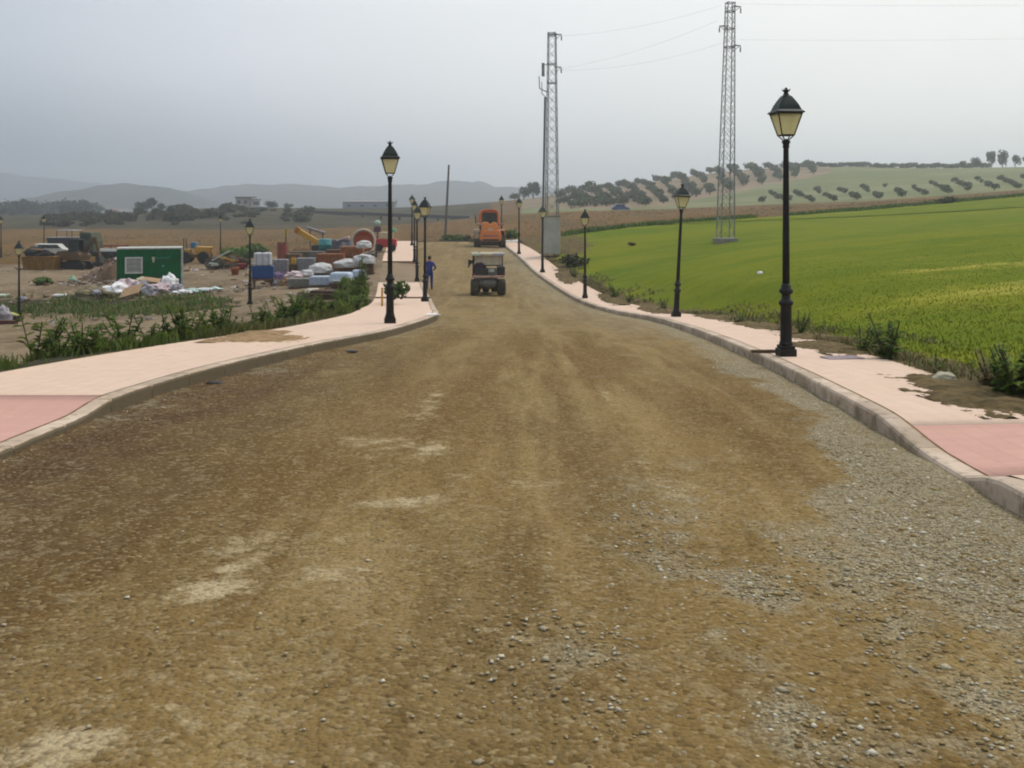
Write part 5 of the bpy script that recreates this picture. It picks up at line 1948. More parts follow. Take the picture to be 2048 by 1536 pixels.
o = thing('oil_drum', 'rusty red drum behind the pinkish block pallet', 'drum', p)
MB().lathe([(.28, 0), (.30, .03), (.30, .85), (.28, .88), (.1, .88)], 18).lathe([(.31, .3), (.32, .32), (.31, .34)], 18).build('barrel', mat('rusty_red_paint', rgb(150, 76, 62), rgb(120, 64, 50)), o, smooth=True)
MB().box((0, 0, .9), (.5, .5, .03)).build('lid', RUST, o)
o.scale = (1.3, 1.3, 2.0)
crumpled('rubbish_bag', 'purple plastic bag on the ground right of the blue tank base', 'bag', 557, 60, (.36, .3, .46), mat('purple_bag', rgb(120, 92, 130), rgb(96, 74, 104), rough=.5), 131, None, dz=.1)
crumpled('rubbish_bag', 'pale lilac sack below the purple bag beside the tank', 'bag', 556, 58.6, (.42, .3, .26), BAGG, 132, None)
o = thing('jerry_can', 'bright yellow can on the brown blocks behind grey slabs', 'can', place(587, 60.5, .0))
MB().box((0, 0, .55), (.5, .4, 1.1)).build('crate', WOODD, o)
MB().box((0, 0, 1.28), (.3, .2, .36)).build('body', YELB, o, bevel=.04)
MB().tube([(-.08, 0, 1.46), (-.08, 0, 1.54), (.08, 0, 1.54), (.08, 0, 1.46)], .02).build('handle', YELB, o)
o = thing('barrel', 'blue barrel standing between the yellow skip and the lorry', 'barrel', place(82, 84))
MB().lathe([(.28, 0), (.3, .04), (.3, .9), (.26, .96), (.1, .97)], 16).build('body', mat('blue_plastic', rgb(60, 92, 140), rgb(52, 80, 124)), o, smooth=True)
MB().box((0, 0, .99), (.2, .06, .04)).build('handle', DARKM, o)
o = thing('barrier', 'thin red site barrier behind the dark trailer', 'barrier', place(222, 100))
for x in (-1.6, 0, 1.6):
    MB().box((x, 0, .5), (.07, .07, 1.0)).build('post', DARKM, o)
for z in (.55, .92):
    MB().box((0, -.05, z), (3.6, .03, .13)).build('rail', mat('red_board', rgb(160, 54, 50)), o)
for q, d, w_, h_, m_, lab in [(676, 67, 1.5, 1.35, RUST, 'rust brown formwork stack behind the orange bricks'), (655, 66.5, 1.0, 1.2, mat('ochre_panels', rgb(150, 116, 66), rgb(124, 96, 58)), 'ochre formwork stack left of the rust brown one'),
                              (600, 69, 1.3, 1.4, mat('drab_panels', rgb(124, 110, 88), rgb(100, 90, 72)), 'drab formwork stack behind wrapped grey blocks'), (632, 69, 1.2, 1.2, WRAPG, 'grey formwork stack at the foot of yellow boom')]:
    o = thing('formwork_stack', lab, 'formwork', place(q, d), R(r_.uniform(-12, 12)), 'stacked formwork panels')
    for x in (-w_ * .35, w_ * .35):
        MB().box((x, 0, .06), (.1, .9, .12)).build('bearer', WOODD, o)
    k = int(h_ / .1)
    for i in range(k):
        MB().box((r_.uniform(-.06, .06), r_.uniform(-.04, .04), .165 + i * .1), (w_ + r_.uniform(-.1, .1), .9, .085)).build('panel', m_, o)
for q, d, m_, lab in [(470, 70, 'orange_plastic', 'orange tub standing right of the scrap heap'), (484, 74, 'red_paint', 'red tub behind the lamp left of the blue tank'), (420, 80, 'sky_blue_plastic', 'light blue tub right of the yellow dumper')]:
    o = thing('tub', lab, 'tub', place(q, d))
    MB().lathe([(.22, 0), (.3, .42), (.33, .43), (.33, .46), (.27, .46), (.2, .05)], 14).build('body', MATS[m_], o, smooth=True)
    MB().tube([(-.32, 0, .42), (-.36, 0, .5), (-.3, 0, .55)], .02).build('handle', DARKM, o)

# timber and sacks by the weeds
p = place(634, 47.5)
wp = thing('plank_pile', 'untidy pile of dark planks topped by a cream sack beside the weeds', 'plank pile', p, R(6))
r_ = random.Random(3)
for k in range(3):
    for i in range(5):
        MB().box((r_.uniform(-.12, .12), -.45 + i * .22, .06 + k * .085), (1.5 + r_.uniform(-.3, .3), .17, .05), Matrix.Rotation(r_.uniform(-.15, .15), 3, 'Z')).build('plank', WOODD if (i + k) % 2 else WOOD, wp)
crumpled('cement_sack', 'torn cream sack lying on the dark plank pile', 'sack', 626, 47.3, (.42, .34, .15), mat('cream_sack', rgb(222, 206, 186), rgb(196, 180, 160), bump=.4), 23, None, dz=.32, amp=.2)
for j, (px_, d, hz, n_, lab) in enumerate([(690, 45.5, 0, 4, 'tall stack of weathered pallets with pale slab on top near tall weeds'),
                                          (655, 42.5, 0, 3, 'lower stack of dark pallets half buried in green weeds')]):
    st2 = thing('pallet_stack', lab, 'pallet stack', place(px_, d), R(8 - j * 20))
    for k in range(n_):
        z0 = k * .135
        for y in (-.42, 0, .42):
            MB().box((0, y, z0 + .05), (1.2, .09, .085)).build('bearer', WOODD, st2)
        for x in (-.52, -.31, -.1, .1, .31, .52):
            MB().box((x + r_.uniform(-.02, .02), 0, z0 + .108), (.12, 1.0, .022)).build('deck_board', WOOD if k % 2 else WOODD, st2)
    if j == 0:
        MB().box((.1, 0, n_ * .135 + .05), (1.3, .8, .07), Matrix.Rotation(.04, 3, 'Y')).build('slab', mat('blue_grey_slab', rgb(150, 152, 152)), st2, bevel=.01)

# rubbish in front of the cabin
RUB = 'rubbish tipped in front of the green cabin'
specs = [(232, 57.0, (.62, .5, .42), BAGW, 'white plastic bag slumped left of the cardboard sheet', .1),
         (258, 58.3, (.72, .5, .48), BAGP, 'pinkish plastic bag heap behind the cardboard sheet under the cabin window', .15),
         (284, 58.0, (.55, .5, .45), BAGG, 'grey crumpled bag in middle of the rubbish against the cabin', .1),
         (303, 57.2, (.7, .5, .40), BAGG, 'long grey film roll lying in front of the brown boards', .0),
         (322, 57.4, (.62, .55, .40), BAGP, 'dull pink bag right of centre in the rubbish', .05),
         (340, 58.2, (.52, .45, .72), BAGW, 'tall pointed white bag against the right of the cabin', .1),
         (352, 57.6, (.42, .4, .36), BAGG, 'small grey bag at right end of the rubbish by cabin corner', .05),
         (211, 56.4, (.42, .32, .24), BAGW, 'bright white bag lying alone left of the rubbish heap', .05)]
for i, (px_, d, s, m, lab, dz) in enumerate(specs):
    crumpled('rubbish_bag', lab, 'bag', px_, d, s, m, 40 + i, RUB, rz=i * .7, dz=dz, amp=.5)


def board(name, label, cat, px_, d, s, m, rx, ry, rz, dz, group=None):
    root = thing(name, label, cat, place(px_, d, dz), rz, group, rx, ry)
    MB().box((0, 0, 0), s).build('sheet', m, root, bevel=.008, seg=1)
    MB().box((0, -s[1] / 2 + .03, s[2] / 2 + .01), (s[0] * .96, .05, .02)).build('fold', m, root)
    return root


board('cardboard_sheet', 'large flattened tan cardboard sheet leaning at the front of the rubbish', 'cardboard', 262, 55.6, (1.25, .85, .05), CARD, R(38), R(-16), R(-12), .42, RUB)
board('cardboard_sheet', 'bent brown cardboard lying on the bags below the cabin lettering', 'cardboard', 300, 58.4, (1.15, .7, .04), CARD, R(16), R(8), R(10), .72, RUB)
board('cardboard_sheet', 'small cream card flap on the pinkish bags under the window', 'cardboard', 281, 58.2, (.4, .35, .03), mat('cream_card', rgb(226, 210, 172)), R(35), R(-20), R(30), .74, RUB)
for i, (px_, d, sx_, sy_, m, lab) in enumerate([(362, 55.5, .55, .35, BAGW, 'flat white plastic sheet left end of the row right of cabin rubbish'),
                                               (388, 56.0, .62, .3, BAGL, 'pale green plastic sheet in middle of flat sheets on grass'),
                                               (408, 56.5, .45, .28, BAGW, 'white plastic sheet right of the pale green one'),
                                               (430, 56.8, .4, .22, BAGL, 'small greenish sheet at right end of flat sheets')]):
    crumpled('plastic_sheet', lab, 'plastic sheet', px_, d, (sx_, sy_, .16), m, 60 + i, 'plastic sheets lying on the grass bank', dz=.08, amp=.6)
board('white_board', 'white board lying flat on grass bank right of the round bush', 'board', 119, 57.2, (.72, .5, .08), WHITEP, R(8), 0, R(5), .1)
board('white_board', 'white board lying at far left edge of the yard', 'board', 5, 58.5, (.62, .5, .08), mat('pale_green_board', rgb(206, 216, 186)), R(8), 0, R(-5), .08)
crumpled('rubbish_bag', 'small lilac grey bag beside the foot of the yard lamp', 'bag', 47, 56.5, (.22, .2, .18), BAGG, 71, None)
crumpled('rubbish_bag', 'small white bag on bare dirt right of the green cabin', 'bag', 392, 74, (.22, .2, .12), BAGP, 72, None)
crumpled('rubbish_bag', 'small green and white bag left of the rubble slope', 'bag', 145, 64.5, (.24, .2, .26), mat('mint_bag', rgb(140, 190, 140), rgb(186, 200, 180)), 73, None)
crumpled('rubbish_bag', 'big pale grey sack at the left edge beside a dark box', 'bag', 4, 50.5, (.46, .4, .5), BAGG, 74, None, dz=.15, amp=.3)
bxr = thing('dark_box', 'dark box with yellowish lid by the foot of the yard lamp', 'box', place(26, 51))
MB().box((0, 0, .16), (.55, .45, .36)).build('body', BLACK, bxr, bevel=.02)
MB().box((.05, -.03, .37), (.5, .45, .06), Matrix.Rotation(.25, 3, 'Y')).build('lid', mat('yellowish_lid', rgb(186, 182, 110)), bxr, bevel=.01)
bd = thing('timber_baulk', 'dark reddish timber lying on dirt at the left edge', 'timber', place(8, 48.3))
MB().box((0, 0, .1), (1.2, .35, .22), .05).build('beam', mat('reddish_wood', rgb(104, 60, 46), rgb(84, 50, 40), bump=.3), bd, bevel=.02)

# rubble slope
p = place(205, 66)
rh = thing('rubble_heap', 'long sloping rubble heap with pinkish lumps left of the green cabin', 'rubble heap', p)
nx_ = 44
a_, b_ = np.meshgrid(np.linspace(-2.0, 1.6, nx_), np.linspace(-1.2, 1.2, 30), indexing='ij')
hh = np.clip((1.5 * sst(-1.9, 1.0, a_) * (1 - .5 * sst(1.0, 1.6, a_))) * (1 - b_**2 / 1.5), -.1, 3) + (fbm(a_ * 2.5, b_ * 2.5, 77) - .5) * .5 - .12
RUBM = mat('rubble_soil', rgb(142, 112, 88), rgb(112, 90, 66), scale=2, bump=.5, bscale=12, dist=.05)
mesh_np('heap', np.stack([a_, b_, hh], -1).reshape(-1, 3), grid_faces(*a_.shape), RUBM, rh)
r_ = random.Random(8)
for i in range(70):
    a0 = r_.uniform(-1.7, 1.5)
    b0 = r_.uniform(-1.1, .5)
    ii = int((a0 + 2.0) / 3.6 * (nx_ - 1))
    jj = int((b0 + 1.2) / 2.4 * 29)
    MB().blob((a0, b0, float(hh[ii, jj]) + .02), (r_.uniform(.07, .2), r_.uniform(.07, .16), r_.uniform(.05, .13)), 1, .5, 2, i).build(
        'lump', r_.choice([mat('pink_lump', rgb(186, 152, 136)), mat('grey_lump', rgb(166, 158, 152)), BRICKD, BAGP, RUBM]), rh)
p = place(188, 55.8)
em = thing('spoil_mound', 'low earth mound with pale rubble face and weeds on top', 'mound', p)
MB().blob((0, 0, .1), (1.0, .7, .62), 4, .3, 1.6, 81, -.3).build('heap', mat('mound_soil', rgb(150, 136, 102), rgb(96, 92, 52), scale=2, bump=.5, bscale=12, dist=.05), em)
MB().blob((.35, -.42, .42), (.34, .2, .16), 2, .4, 2, 83).build('lump', BAGG, em)

# colourful junk between dumper and tank
p = place(455, 76)
jk = thing('scrap_heap', 'scrap heap of pipes and coloured sheets behind the lamp in the yard', 'scrap heap', p)
MB().blob((0, 0, .2), (1.5, .7, .75), 4, .5, 1.8, 91, -.3).build('heap', mat('dark_scrap', rgb(74, 66, 56), rgb(96, 84, 58), scale=3, bump=.5), jk)
for i, (x, z, L, an, m) in enumerate([(-.3, 1.0, 1.5, -.5, TRIM), (.2, .75, 1.1, .3, YELB), (.6, .55, .9, -.2, mat('orange_plastic', rgb(206, 116, 60))), (-.8, .4, .8, .1, BAGL),
                                      (-.6, .3, .9, -.1, WHITEP), (.9, .9, .9, .5, RUST)]):
    MB().box((x, -.75 + i * .03, z), (L, .08, .12), Matrix.Rotation(an, 3, 'Y')).build('scrap_piece', m, jk)
p = place(850, 86.5)
wl_ = thing('low_wall', 'low dark kerb wall closing the road end left of the orange roller', 'wall', (0, 0, 0))
for i in range(7):
    x0 = -9.2 + i * 1.0
    MB().box((x0, 89.3, g1(x0, 89.3) + .02), (.97, .25, .34)).build('kerb_block', DARK, wl_, bevel=.02)

# loose litter and rubble trodden into the yard, too small to count
def scatter_bits(name, m, spots, seed, smin, smax):
    r = np.random.default_rng(seed)
    Vs, Fs = [], []
    cube = np.array([(x, y, z) for z in (-1, 1) for y in (-1, 1) for x in (-1, 1)], float)
    cf = np.array([(0, 2, 3, 1), (4, 5, 7, 6), (0, 1, 5, 4), (2, 6, 7, 3), (0, 4, 6, 2), (1, 3, 7, 5)])
    k = 0
    for (q, d, rx, ry, n) in spots:
        for _ in range(n):
            y = d + r.normal(0, ry)
            x = (q - CX) / F_PX * d + r.normal(0, rx)
            if x > float(kerbL(y)) - WL - .4:
                continue
            s = r.uniform(smin, smax) * np.array([r.uniform(.6, 2.2), r.uniform(.5, 1.2), r.uniform(.2, .6)])
            m3 = np.array(Matrix.Rotation(r.uniform(0, 6.3), 3, 'Z') @ Matrix.Rotation(r.uniform(-.4, .4), 3, 'X'))
            v = (cube * r.uniform(.7, 1.2, (8, 1)) * s) @ m3.T + np.array([x, y, g1(x, y) + s[2] * .4])
            Vs.append(v)
            Fs.append(cf + k)
            k += 8
    return tag(mesh_np(name, np.concatenate(Vs), np.concatenate(Fs), m), kind='stuff')


SPOTS = [(300, 57, 2.2, 1.0, 60), (190, 64, 1.6, 1.0, 60), (440, 76, 2.6, 1.2, 60), (600, 60, 2.6, 2.0, 60), (690, 50, 1.6, 1.5, 40), (120, 80, 3.5, 2.5, 60),
         (420, 56, 2.2, .7, 30), (100, 56, 2.5, .8, 25), (640, 74, 3, 2, 70), (560, 66, 1.5, 3, 40), (250, 46, 6, 3, 25), (735, 66, 1.0, 4, 40)]
scatter_bits('rubble', mat('brown_rubble', rgb(136, 106, 78), rgb(100, 80, 62), scale=1.5, bump=0), SPOTS, 5, .04, .16)
scatter_bits('litter', mat('pale_litter', rgb(206, 200, 192), rgb(170, 160, 152), scale=1.5, bump=0), SPOTS, 6, .03, .10)
scatter_bits('rubble', mat('dark_rubble', rgb(84, 72, 60), rgb(66, 56, 48), scale=1.5, bump=0), [q[:4] + (max(6, q[4] // 5),) for q in SPOTS], 7, .04, .12)

# ------------------------------------------------------------------ small things on the pavements
bt = thing('wooden_batten', 'thin wooden batten lying on the right pavement beside the nearest lamp', 'batten', (3.98, 15.55, float(zR0(15.5)) + .025), R(4))
MB().box((0, 0, 0), (.52, .07, .045)).build('strip', WOODD, bt, bevel=.006)
sh_ = thing('slate_sheet', 'thin lilac grey sheet lying on the right pavement past the nearest lamp', 'sheet', (4.82, 14.6, float(zR0(14.6)) + .012), R(12))
MB().box((0, 0, 0), (.55, .3, .016)).build('sheet', mat('lilac_slate', rgb(150, 136, 140), rgb(136, 122, 124)), sh_, bevel=.004)
for i, (px_, py_, s, m, lab) in enumerate([(704, 696, .06, DARKM, 'dark flat lump lying on the road near left kerb'),
                                           (430, 768, .06, DARKM, 'small dark stone by the left kerb, nearest of the two'),
                                           (865, 622, .12, BAGW, 'pale lump at the end of the left kerb')]):
    d = {704: 16.2, 430: 12.2, 865: 25.7}[px_]
    x = (px_ - CX) / F_PX * d
    o_ = MB().blob((0, 0, 0), (s * 1.7, s, s * .35), 2, .4, 1.6, i + 5).build('stone', m)
    o_.location = (x, d, max(float(road_z(x, d)), -9) + s * .2 + (.12 if px_ == 865 else 0))
    tag(o_, lab, 'stone')
wb_ = thing('litter_post', 'short yellow stake on the left pavement behind the big lamp post', 'stake', (-4.35, 33.5, float(zL0(33.5))))
MB().cyl((0, 0, -.1), (0, 0, .62), .035, .03, 8).build('stake', YELB, wb_)


# ------------------------------------------------------------------ plants
def leaf_cloud(c, s, n, size, seed, squash=1.0, hollow=.55, gaps=True):
    """leaf clumps spread through a lumpy crown volume: quads as (V, F)"""
    r = np.random.default_rng(seed)
    lobes = r.normal(0, 1, (7, 3))
    lobes /= np.linalg.norm(lobes, axis=1)[:, None]
    lobes = lobes * r.uniform(.35, .7, (7, 1))
    lobes[:, 2] = lobes[:, 2] * .7
    k = r.integers(0, 7, n)
    d = r.normal(0, 1, (n, 3))
    d /= np.linalg.norm(d, axis=1)[:, None]
    p = lobes[k] + d * (r.uniform(hollow, 1, (n, 1)) ** .6) * r.uniform(.36, .55, (n, 1))
    p = p * np.array(s) + np.array(c)
    nrm = d + r.normal(0, .5, (n, 3))
    nrm /= np.linalg.norm(nrm, axis=1)[:, None]
    t1 = np.cross(nrm, r.normal(0, 1, (n, 3)))
    t1 /= np.linalg.norm(t1, axis=1)[:, None] + 1e-9
    t2 = np.cross(nrm, t1)
    w = size * r.uniform(.6, 1.4, (n, 1))
    V = np.stack([p - t1 * w, p - t2 * w * .5, p + t1 * w, p + t2 * w * .5], 1).reshape(-1, 3)
    F = (np.arange(n) * 4)[:, None] + np.arange(4)
    return V, F


OLIVE = leafmat('olive_leaves', rgb(78, 90, 62), rgb(102, 110, 80), None, .2)
DARKT = leafmat('dark_tree_leaves', rgb(46, 60, 34), rgb(66, 78, 42), None, .15)
SHRUB = leafmat('shrub_leaves', rgb(58, 66, 38), rgb(80, 82, 50), None, .15)
BARK = mat('bark', rgb(92, 78, 62), rgb(70, 58, 46), bump=.3)


def tree_proto(name, s, n, size, m, seed, trunk=.8):
    root = thing(name, '', 'tree')
    V, F = leaf_cloud((0, 0, trunk + s[2] * .75), s, n, size, seed)
    mesh_np('crown', V, F, m, root)
    r = random.Random(seed)
    t = MB().cyl((0, 0, -.3), (.05, 0, trunk), .17 * s[0] / 1.6, .11 * s[0] / 1.6, 8, False)
    for i in range(4):
        a = i * 1.57 + r.uniform(-.4, .4)
        t.cyl((.05, 0, trunk * .9), (math.cos(a) * s[0] * .5, math.sin(a) * s[1] * .5, trunk + s[2] * .9), .07 * s[0] / 1.6, .02, 6, False)
    t.build('trunk', BARK, root)
    return root


OL = [tree_proto('olive_tree', (1.75, 1.75, 1.5), 260, .32, OLIVE, 100 + i, .5) for i in range(4)]
r_ = random.Random(77)
used = [False] * 4


def plant_tree(protos, flags, x, y, sc, label, group, sz=1.0):
    i = r_.randrange(len(protos))
    o = protos[i] if not flags[i] else copy_tree(protos[i])
    flags[i] = True
    o.location = (x, y, g1(x, y) - .1 - (.62 * sc if label == LC else 0))
    o.rotation_euler = (0, 0, r_.uniform(0, 6.28))
    o.scale = (sc, sc, sc * sz)
    tag(o, label, 'tree', group)
    return o


GO = 'olive trees in rows on the hillside'
LO = 'grey green olive tree in the rows climbing the hazy hillside'
LC = 'olive tree on the skyline along the top of the pale field'
LY = 'small young olive tree in the thin rows below the pale field'
cnt = 0
# main grove
for i in range(15):
    for j in range(20):
        y = 212 + j * 9.4 + r_.uniform(-.6, .6)
        q = 1128 + i * 37 + (380 - y) * .30 + r_.uniform(-4.5, 4.5)
        x = (q - CX) / F_PX * y
        if q < 1115 or q > 1640:
            continue
        pyy = HY - g1(x, y) / y * F_PX
        lim = 415 - max(0, q - 1304) * .20          # the slanting edge of the pale field
        if pyy > lim - 1 or r_.random() < .08:
            continue
        plant_tree(OL, used, x, y, r_.uniform(.76, 1.08), LO, GO, r_.uniform(.85, 1.15))
        cnt += 1
for k in range(26):
    q = 1122 + k * 6.5 + r_.uniform(-4, 4)
    y = r_.uniform(222, 262)
    plant_tree(OL, used, (q - CX) / F_PX * y, y, r_.uniform(.6, 1.0), LO, GO, .9)
# skyline trees
for k in range(36):
    q = 1572 + k * 11.5 + r_.uniform(-4, 4)
    y = 366 + r_.uniform(-8, 8) - (q - 1560) * .03
    plant_tree(OL, used, (q - CX) / F_PX * y, y, r_.uniform(1.0, 1.4), LC, 'olive trees along the skyline', .8)
    cnt += 1
# young rows
for i in range(13):
    for j in range(7):
        y = 186 + j * 9.2 + r_.uniform(-1, 1)
        q = 1490 + i * 46 + (250 - y) * .62 + r_.uniform(-2, 2)
        x = (q - CX) / F_PX * y
        if q < 1520 or q > 2075 or r_.random() < .2:
            continue
        plant_tree(OL, used, x, y, r_.uniform(.42, .62), LY, 'young olive trees below the pale field')
        cnt += 1
print('olives', cnt)

DT = [tree_proto('tree', (2.4, 2.4, 2.1), 420, .36, DARKT, 200 + i, .45) for i in range(3)]
usd = [False] * 3
for (q, d, sc, sz, lab) in [(1952, 345, 0.74, 1.5, 'tall skyline tree at right, just left of the highest pair'), (1982, 345, 0.84, 1.9, 'tallest skyline tree at the far right of the ridge'),
                            (2005, 347, 0.90, 2.0, 'tall skyline tree right of the highest one'), (2030, 346, 0.87, 1.4, 'broad skyline tree by the right edge of view'),
                            (2052, 346, 0.93, 1.3, 'skyline tree cut by the right edge of view'), (1926, 348, 0.56, 1.3, 'small round skyline tree left of the tall group'),
                            (1048, 330, 1.08, 1.1, 'dark rounded tree in hazy dip left of the roadside pylon'), (1066, 332, 1.24, 1.25, 'larger dark tree just left of the roadside pylon'),
                            (1180, 330, 1.20, .9, 'dark spreading tree at the foot of olive hill right of pylon'), (1030, 360, 0.96, .8, 'low dark tree left of the pair by the pylon'),
                            (1120, 300, 0.96, .7, 'low dark tree directly behind the roadside pylon'), (1150, 270, 0.88, .7, 'small bushy tree between pylon and olive rows'),
                            (284, 330, 0.93, 1.1, 'dark round tree on the left ridge, left of a pair'), (305, 335, 1.10, 1.2, 'big dark tree on the left ridge before the white sheds'),
                            (322, 338, 0.81, 1.0, 'dark tree right end of the clump on left ridge'), (543, 330, 0.99, .8, 'dark tree right of the flat roofed house'),
                            (575, 335, 0.81, .7, 'low dark tree farther right of the flat roofed house'), (455, 360, 0.87, .8, 'hazy tree left of the flat roofed house'),
                            (160, 420, 1.51, .9, 'wide dark tree in the hazy left woodland, right end'), (130, 430, 1.39, .9, 'wide dark tree in hazy left woodland'),
                            (175, 440, 1.39, 1.1, 'taller tree at the right end of the hazy left woodland')]:
    plant_tree(DT, usd, (q - CX) / F_PX * d, d, sc, lab, None, sz)
# far wood at the left as one mass
wv, wf_ = [], []
k0 = 0
for i in range(60):
    d = r_.uniform(460, 640)
    q = r_.uniform(-120, 190)
    x = (q - CX) / F_PX * d
    V, F = leaf_cloud((x, d, g1(x, d) + 4), (r_.uniform(5, 9), r_.uniform(5, 8), r_.uniform(3.5, 6.5)), 160, 1.1, 300 + i)
    wv.append(V)
    wf_.append(F + k0)
    k0 += len(V)
tag(mesh_np('far_woods', np.concatenate(wv), np.concatenate(wf_), DARKT), kind='stuff')

# scrub bushes on the left ridge and elsewhere
BU = []
for i in range(3):
    V, F = leaf_cloud((0, 0, .55), (1.2, 1.1, .8), 260, .22, 400 + i)
    BU.append(mesh_np('bush', V, F, SHRUB))
ub = [False] * 3


def bush(px_, d, sc, label, group=None, sz=1.0, m=None, dz=0.0):
    i = r_.randrange(3)
    o = BU[i] if not ub[i] else BU[i].copy()
    if ub[i]:
        COL.objects.link(o)
    ub[i] = True
    p_ = place(px_, d, -.1 * sc + dz)
    o.location = p_
    o.rotation_euler = (0, 0, r_.uniform(0, 6.28))
    o.scale = (sc, sc, sc * sz)
    if m:
        o.data = o.data.copy()
        o.data.materials[0] = m
    return tag(o, label, 'bush', group)


LS = 'dark scrubby bush on the grey green ridge left of the road'
for i in range(120):
    q = r_.choice([r_.uniform(90, 260), r_.uniform(180, 470), r_.uniform(330, 640)])
    d = 252 + (q - 300) * .03 + r_.uniform(-30, 18)
    bush(q, d + r_.uniform(-22, 8), r_.uniform(.7, 2.3), LS, 'scrub bushes on the left ridge', r_.uniform(.6, .95))
for q, d, s, z, lab in [(84, 63, .66, .8, 'round dark green bush alone on the bare dirt of yard'), (1892, 105, 1.1, .7, 'dark reddish bush on the far edge of the green field'),
                        (1148, 63, .8, .9, 'grey green bush at field edge left of third lamp'), (1022, 88, .8, 1.0, 'dark bush by the end of right pavement'),
                        (905, 95, 1.2, .7, 'bright green bush at the foot of the telegraph pole'), (945, 98, 1.3, .4, 'low green shrub right of the telegraph pole'),
                        (470, 88, 1.3, .9, 'green bush behind the scrap heap in the yard'), (510, 90, 1.5, .9, 'green bush behind the blue and white tank'),
                        (210, 80, 1.0, .8, 'green bush between excavator and rubble heap'), (1262, 69, .34, .6, 'small bush out in the green field right of third lamp'),
                        (794, 36, .48, 1.2, 'dark green shrub hidden behind the big left lamp post')]:
    bush(q, d, s, lab, None, z, DARKW if q in (84, 794, 905, 470, 510, 1022) else None, .3 if q == 794 else 0)


for q, d, s, z, lab in [(565, 24.6, .36, .8, 'bright green leafy mound at left of the plank pile'), (600, 25.4, .46, .85, 'largest bright green mound below the plank pile'),
                        (640, 26.3, .40, .8, 'bright green mound right of the largest one below planks'), (676, 27.5, .30, .7, 'low green mound under the pallet stack'),
                        (330, 16.6, .22, .9, 'leafy green clump on left verge left of the bushy weeds'), (400, 17.9, .24, .9, 'leafy green clump in the middle of left verge'),
                        (200, 15.0, .2, .8, 'small leafy clump on left verge near the lone thistle'), (460, 19.4, .22, .8, 'leafy green clump beside the sandy patch'),
                        (738, 33.0, .52, 1.2, 'bushy green mass at the front of the tall weed bank'), (764, 34.5, .55, 1.6, 'tall bushy green mass in the middle of the weed bank'),
                        (750, 36.5, .6, 1.7, 'tallest bushy green mass at back of the weed bank'), (712, 31.5, .42, .9, 'low bushy green mass at left of the weed bank')]:
    x_ = min((q - CX) / F_PX * d, float(kerbL(d)) - WL - s * 1.05)
    bush(x_ / d * F_PX + CX, d, s, lab, None, z, WEED)


# individual weeds with stem and leaves
def weed(name, label, cat, loc, h, n, m, seed, spread=.5, group=None, leaf=.14):
    r = np.random.default_rng(seed)
    n, leaf = int(n * 2.4), leaf * .62
    root = thing(name, label, cat, loc, r.uniform(0, 6), group)
    st_ = MB()
    tops = []
    for k in range(max(1, n // 24)):
        a = r.uniform(0, 6.28)
        L = h * r.uniform(.6, 1.0) if k else h
        pts = [(0, 0, -.05), (math.cos(a) * spread * .25 * h, math.sin(a) * spread * .25 * h, L * .5), (math.cos(a) * spread * .45 * h, math.sin(a) * spread * .45 * h, L)]
        st_.tube(pts, .006 + h * .006, 5)
        tops.append(pts)
    st_.build('stem', MATS['weed_stem'], root)
    V, F = [], []
    for i in range(n):
        pts = tops[i % len(tops)]
        t = r.uniform(.08, 1.0)
        p0 = Vector(pts[0]).lerp(Vector(pts[1]), t * 2) if t < .5 else Vector(pts[1]).lerp(Vector(pts[2]), t * 2 - 1)
        a = r.uniform(0, 6.28)
        L = leaf * h * r.uniform(.6, 1.3) * (1.5 - .9 * t) * 1.6
        d = Vector((math.cos(a), math.sin(a), r.uniform(-.1, .7))).normalized()
        sd = d.cross(Vector((0, 0, 1))).normalized() * L * .22
        up = Vector((0, 0, 1))
        k = len(V)
        V += [p0, p0 + d * L * .5 + sd + up * .02, p0 + d * L - up * L * .12, p0 + d * L * .5 - sd + up * .02]
        F += [(k, k + 1, k + 2, k + 3)]
    mesh_np('leaves', [tuple(v) for v in V], F, m, root)
    return root


mat('weed_stem', rgb(96, 104, 58), rgb(82, 84, 50), rough=.9)


def spot_l(q, d):
    x = min((q - CX) / F_PX * d, float(kerbL(d)) - WL - .12)
    return Vector((x, d, g1(x, d)))


def spot_r(q, d):
    x = max((q - CX) / F_PX * d, float(kerbR(d)) + WR + .08)
    return Vector((x, d, g1(x, d)))


